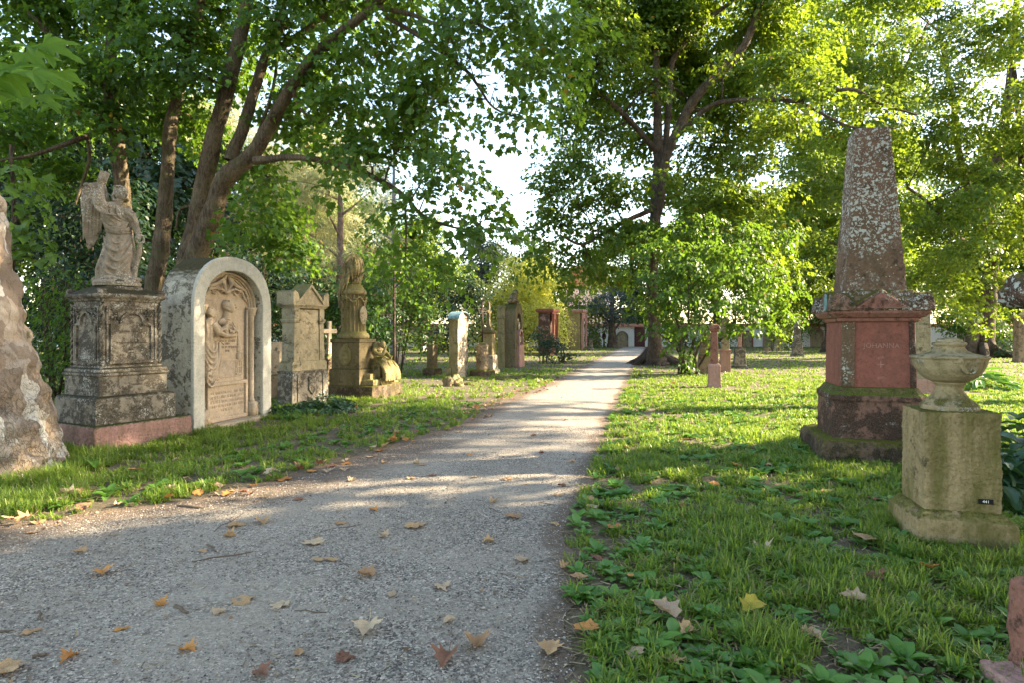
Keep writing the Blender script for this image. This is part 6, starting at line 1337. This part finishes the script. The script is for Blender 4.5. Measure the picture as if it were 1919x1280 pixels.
def rosette(name, label, x, y, w, n_, mat, size, kind='broad', h=.4, seed=0, cat='plant', tint=.5):
    rg = np.random.default_rng(seed); root = thing(name, label, cat, (x,y,0))
    a_ = rg.random(n_)*6.28; r_ = w*np.sqrt(rg.random(n_)); z = h*(1-(r_/w)**1.6*.75)*rg.uniform(.45,1,n_)
    pos = np.column_stack([np.cos(a_)*r_*.75, np.sin(a_)*r_*.75, z]); tip = np.column_stack([np.cos(a_)+rg.normal(0,.4,n_), np.sin(a_)+rg.normal(0,.4,n_), .35-1.0*(r_/w)+rg.normal(0,.2,n_)]); nor = np.column_stack([np.cos(a_)*.4, np.sin(a_)*.4, np.ones(n_)])+rg.normal(0,.2,(n_,3))
    place('leaves', pos, tip, nor, size*rg.uniform(.6,1.15,n_), np.clip(tint+rg.normal(0,.18,n_),0,.97), kind, mat, root, True)
    bm = bmesh.new()
    for k in range(0, n_, 3): tube(bm, [(pos[k][0]*.2,pos[k][1]*.2,0),(pos[k][0]*.7,pos[k][1]*.7,pos[k][2]*.7),tuple(pos[k])], [.006,.005,.003], 4)
    from_bm('stalks', bm, M['weed'], root); return root
rosette('broadleaf_plant', 'lush blue-green broad-leaved plant right of the urn pedestal', 5.25, 6.15, .95, 330, M['hosta'], .26, h=.78, seed=1)
rosette('broadleaf_plant', 'smaller broad-leaved plant between the urn pedestal and the lush one', 4.35, 5.75, .45, 90, M['hosta'], .2, h=.75, seed=2, tint=.4)
rosette('burdock_leaf', 'single large round leaf plant at the foot of the plane trunk', -4.95, 7.1, .16, 9, M['weed'], .22, h=.14, seed=3)
rosette('ivy_patch', 'dark ivy spreading before the pedimented stele', -3.75, 12.3, .95, 700, M['ivy'], .085, 'maple', .34, 4, tint=.6)
rosette('ivy_patch', 'dark ivy between the arched monument and the pedimented stele', -4.35, 11.6, .5, 260, M['ivy'], .08, 'maple', .24, 5, tint=.5)
rosette('ivy_patch', 'ivy creeping up the trunk foot of the old maple at the right', 29.6, 37.0, .8, 200, M['ivy'], .16, 'maple', 1.3, 6)
rosette('fern', 'arching fern in the sunny lawn behind the stone urn', 13.2, 17.5, 1.3, 160, M['weed'], .6, 'lance', .55, 7, tint=.6)
rosette('bindweed_sprig', 'small climbing sprig between the red obelisk and the stone urn', 5.6, 8.6, .12, 16, M['weed'], .12, 'broad', .9, 8)
rosette('nettle_clump', 'clump of young green shoots at the foot of the arched monument', -3.95, 10.9, .3, 80, M['weed'], .09, 'lance', .35, 9)
# ---------------------------------------------------------------- fallen leaves, each its own object
def dry_mesh(seed, curl, fold=0.0, oval=False):
    rg = np.random.default_rng(seed)
    h = [(0,-.46),(.12,-.38),(.36,-.36),(.30,-.20),(.50,-.02),(.32,.08),(.34,.30),(.16,.26),(0,.52)]
    if oval: h = [(0,-.5),(.12,-.42),(.25,-.25),(.31,-.02),(.29,.15),(.20,.34),(.10,.46),(.04,.5),(0,.58)]
    out = h+[(-x,y) for x,y in h[1:-1]][::-1]
    out = [(x*rg.uniform(.8,1.2), y*rg.uniform(.85,1.15)) for x,y in out]
    bm = bmesh.new(); cv = bm.verts.new((0,-.05,0)); K = len(out); mids = [bm.verts.new((x*.5,y*.5,0)) for x,y in out]; vs = [bm.verts.new((x,y,0)) for x,y in out]
    for i in range(K):
        bm.faces.new((cv,mids[i],mids[(i+1)%K])); bm.faces.new((mids[i],vs[i],vs[(i+1)%K],mids[(i+1)%K]))
    st = [bm.verts.new(p) for p in ((-.012,-.45,0),(.012,-.45,0),(.05,-.85,.03),(.03,-.85,.03))]; bm.faces.new(st)
    bmesh.ops.subdivide_edges(bm, edges=bm.edges[:], cuts=1, use_grid_fill=True)
    ax = rg.random()*6.28
    for v in bm.verts:
        r2 = v.co.x**2+v.co.y**2; d = v.co.x*math.cos(ax)+v.co.y*math.sin(ax)
        v.co.z += fold*abs(v.co.x)*1.4 + curl*(d*d*1.1+.25*r2)+.10*noise.noise(v.co*3.2+Vector((seed,0,0)))+.05*noise.noise(v.co*8+Vector((seed,0,0)))+.05
    me = bpy.data.meshes.new('fallen_leaf'); bm.to_mesh(me); bm.free(); me.polygons.foreach_set('use_smooth',[True]*len(me.polygons)); return me
shapes = [dry_mesh(i, *q) for i, q in enumerate(((.03,),(.12,.1),(.25,.0),(.35,.4),(.08,),(-.2,.2),(.5,.1),(-.1,.6),(.2,.2,True),(.4,.4,True),(.1,.0,True),(.8,.4)))]
LM = [M['dry'],M['dry'],M['drypale'],M['dryorange'],M['dryred']]
cache = {}
def leaf(x, y, s, label, group, sh=None, mat=None, z=.012, tilt=.12, rg=random):
    sh = (rg.choice((8,9,10,11,3,7)) if s < .11 else rg.choice((0,1,2,3,4,5,6,7,11))) if sh is None else sh; mat = mat or LM[rg.randrange(5)]
    key = (sh, mat.name)
    if key not in cache:
        me = shapes[sh].copy(); me.materials.clear(); me.materials.append(mat); cache[key] = me
    o = bpy.data.objects.new('fallen_leaf', cache[key]); C.objects.link(o); o.location = (x,y,z); o.scale = (s,s,s)
    o.rotation_euler = (rg.uniform(-tilt,tilt), rg.uniform(-tilt,tilt), rg.random()*6.28); return tag(o, label, 'fallen leaf', group)
random.seed(77)
named = [(777,990,.25,'dry','large pale-tan leaf lying across the middle of the path'),(962,972,.22,'dry','wide tan leaf near the right edge of the path'),(687,1188,.21,'drypale','palest star-shaped leaf at the lower middle of the path'),(586,1022,.24,'drypale','crumpled cream leaf left of the middle of the path'),
 (685,1085,.2,'dry','flat brown star-shaped leaf above the palest star-shaped leaf'),(440,990,.22,'dry','left one of two large tan leaves beside a thin stick'),(493,983,.20,'dry','right one of two large tan leaves beside a thin stick'),(192,1080,.17,'dryorange','orange folded leaf alone at the left of the path'),
 (892,1215,.2,'dry','brown leaf lowest on the right part of the path'),(1243,1168,.26,'drypale','large pale pink leaf with small holes in the near grass'),(1412,1160,.2,'dryyellow','yellow-green leaf standing up in the near grass'),(1182,1097,.09,'dryorange','small bright orange leaf in the near grass'),
 (1622,1024,.24,'dry','big curled tan leaf on the weeds before the urn pedestal'),(1640,1100,.22,'dryred','red-brown curled leaf among the near weeds'),(1600,1145,.2,'drypale','pinkish leaf below the red-brown curled leaf'),(1739,1080,.16,'dryorange','orange leaf leaning in the grass below the urn pedestal'),
 (255,890,.24,'dry','broad orange-tan leaf on the grass beside the plane trunk'),(150,885,.22,'dryorange','curled leaf leaning against the plane trunk foot'),(535,902,.24,'dryorange','orange curled leaf on the left edge of the path'),(1283,832,.2,'dry','tan leaf in the sunlit edge of the right lawn'),(828,1105,.16,'drypale','small pale leaf in the middle of the path'),(455,1132,.2,'dry','brown two-lobed leaf in the lower left of the path'),(528,1140,.16,'drypale','cream leaf right of the brown two-lobed leaf'),(835,1243,.2,'dryred','brown flat leaf at the bottom edge of the path'),(10,1262,.24,'dry','tan leaf cut by the lower left corner')]
for px,py,s,mt,lab in named:
    g = G(px,py); on = xl(g.y) < g.x < xr(g.y); leaf(g.x, g.y, s*.76, lab, 'fallen leaves', mat=M[mt], z=.014 if on else .055, tilt=.06 if on else .3)
pts = [(410,1155,.11),(430,1010,.14),(60,1003,.1),(150,1040,.13),(380,1037,.1),(595,1055,.12),(620,1055,.13),(842,1170,.1),(1030,1225,.17),(980,1055,.16),(1040,985,.12),(1045,932,.14),(950,902,.17),(890,898,.12),(880,855,.13),(810,895,.14),(780,872,.13),(925,945,.12),(985,911,.09),(1000,820,.13),(1015,852,.1),(770,900,.15),(790,875,.14),(1052,915,.12),(1072,870,.12),
 (640,985,.14),(700,960,.11),(720,1010,.12),(560,940,.14),(500,935,.13),(470,930,.12),(350,905,.14),(330,870,.12),(90,890,.15),(125,935,.22),(155,930,.2),(110,945,.18),(320,925,.13),(660,905,.13),(605,875,.14),(720,870,.13),(760,830,.15),(700,845,.14),(830,800,.14),(870,780,.14),(1060,790,.12),(940,760,.12),(1210,790,.16),(1235,800,.13),(1175,845,.14),(1110,960,.17),(1105,945,.14),(1150,1000,.16),(1205,900,.13),(1340,915,.15),(1400,965,.15),(1440,880,.14),(1550,930,.14),(1430,1040,.2),(1520,1210,.16),(1290,1200,.15),(1100,1190,.18),(1085,1095,.13),(1190,1240,.14),(1260,1255,.16),(1300,870,.14),(1500,800,.14),(1640,945,.17),(490,1270,.13),(300,1140,.11),(225,1185,.1),(130,1240,.12),(55,1190,.12),(645,1240,.14),(560,1230,.1),(735,1120,.1),(350,1225,.12),(915,1020,.13),(1060,1070,.12),(1120,1060,.13)]
rr = random.Random(5)
for px,py,s in pts:
    g = G(px,py); on = xl(g.y) < g.x < xr(g.y); leaf(g.x, g.y, s*.8, 'dry plane leaf lying on the path gravel' if on else 'dry plane leaf caught in the lawn grass', 'fallen leaves on the path' if on else 'fallen leaves in the grass', z=.012 if on else .04, tilt=.06 if on else .3, rg=rr)
for k in range(150):
    y = 5+rr.random()**1.2*16; side = rr.random()
    if side < .7: x = float(xl(y))+rr.gauss(-.05,.22)
    elif side < .8: x = float(xl(y))-rr.random()*3.2-.2
    else: x = float(xr(y))+rr.random()*.6*y
    if abs(x) > .83*y: continue
    on = xl(y) < x < xr(y)
    leaf(x, y, .06+.10*rr.random(), 'dry plane leaf lying on the path gravel' if on else 'dry plane leaf caught in the lawn grass', 'fallen leaves on the path' if on else 'fallen leaves in the grass', z=.012 if on else .045, tilt=.08 if on else .35, rg=rr)
# twigs on the path
tw = [((362,1058),(475,1038),.006,'long straight dark stick on the left part of the path'),((402,1000),(447,971),.005,'thin stick touching the left large tan leaf'),((332,953),(385,956),.011,'thick dark twig at the left grass edge'),((328,1143),(352,1156),.012,'short thick stub of wood in the lower left of the path'),((388,1026),(405,1038),.008,'small bent twig beside the cream leaf'),((552,1150),(612,1153),.005,'thin bent twig right of the short stub'),((60,1238),(92,1232),.009,'pale stub of wood near the lower left corner'),((72,1152),(76,1168),.008,'tiny upright stub at the left of the path'),((915,955),(940,965),.004,'thin twig left of the wide tan leaf'),((1010,945),(1040,950),.004,'thin twig at the right edge of the path'),((600,1000),(680,986),.004,'faint thin stick in the middle of the path'),((0,1190),(25,1187),.007,'brown stick cut by the left edge')]
for (a_, b_, r_, lab) in tw:
    A0, B0 = G(*a_), G(*b_); mid = (A0+B0)/2; bm = bmesh.new(); L = B0-A0; s_ = Vector((-L.y, L.x, 0))*.06
    pts_ = [-L/2, -L/6+s_, L/6-s_*.5, L/2]; tube(bm, [Vector((p.x,p.y,r_*.9+.008)) for p in pts_], [r_,r_*.95,r_*.85,r_*.6], 7)
    if L.length > .2: tube(bm, [Vector(((L/6).x,(L/6).y,r_+.008)), Vector(((L/4+s_*2.5).x,(L/4+s_*2.5).y,r_+.02))], [r_*.6,r_*.3], 5)
    o = from_bm('fallen_twig', bm, M['twig'], None, True); o.location = mid; tag(o, lab, 'twig', 'twigs on the path')
# ---------------------------------------------------------------- camera, sun, sky
cam = bpy.data.cameras.new('camera'); co_ = bpy.data.objects.new('camera', cam); C.objects.link(co_)
co_.location = (0,0,CH); co_.rotation_euler = (R(90),0,0); cam.sensor_width = 36; cam.lens = 36*F/1919; cam.shift_y = -(640-HZ)/1919; cam.clip_end = 2000; cam.clip_start = .05
bpy.context.scene.camera = co_
EL, AZ = 27, 80   # sun height, bearing from +Y towards +X
sd = bpy.data.lights.new('sun', 'SUN'); sd.energy = 5.0; sd.angle = R(.6); sd.color = (1.0,.83,.57); so = bpy.data.objects.new('sun', sd); C.objects.link(so)
v = Vector((math.sin(R(AZ))*math.cos(R(EL)), math.cos(R(AZ))*math.cos(R(EL)), math.sin(R(EL)))); so.rotation_euler = v.to_track_quat('Z','Y').to_euler(); so.location = (30,0,30)
w = bpy.data.worlds.new('World'); bpy.context.scene.world = w; w.use_nodes = True; nt = w.node_tree; bg = nt.nodes['Background']
sk = nt.nodes.new('ShaderNodeTexSky'); sk.sky_type = 'NISHITA'; sk.sun_disc = False; sk.sun_elevation = R(EL); sk.sun_rotation = R(AZ); sk.air_density = 1.0; sk.dust_density = .6; sk.ozone_density = 1.5
wb = nt.nodes.new('ShaderNodeMix'); wb.data_type = 'RGBA'; wb.blend_type = 'MULTIPLY'; wb.inputs[0].default_value = 1; wb.inputs[7].default_value = (1.17,1.0,.83,1)   # the photograph's daylight white balance
nt.links.new(sk.outputs[0], wb.inputs[6]); nt.links.new(wb.outputs[2], bg.inputs[0]); bg.inputs[1].default_value = .135
sc = bpy.context.scene; sc.view_settings.view_transform = 'Standard'; sc.view_settings.look = 'None'; sc.view_settings.exposure = 2.55; sc.view_settings.gamma = 1
sc.cycles.max_bounces = 8; sc.cycles.diffuse_bounces = 4; sc.cycles.transmission_bounces = 6; sc.cycles.use_denoising = True

bpy.data.scenes.remove(TMP)
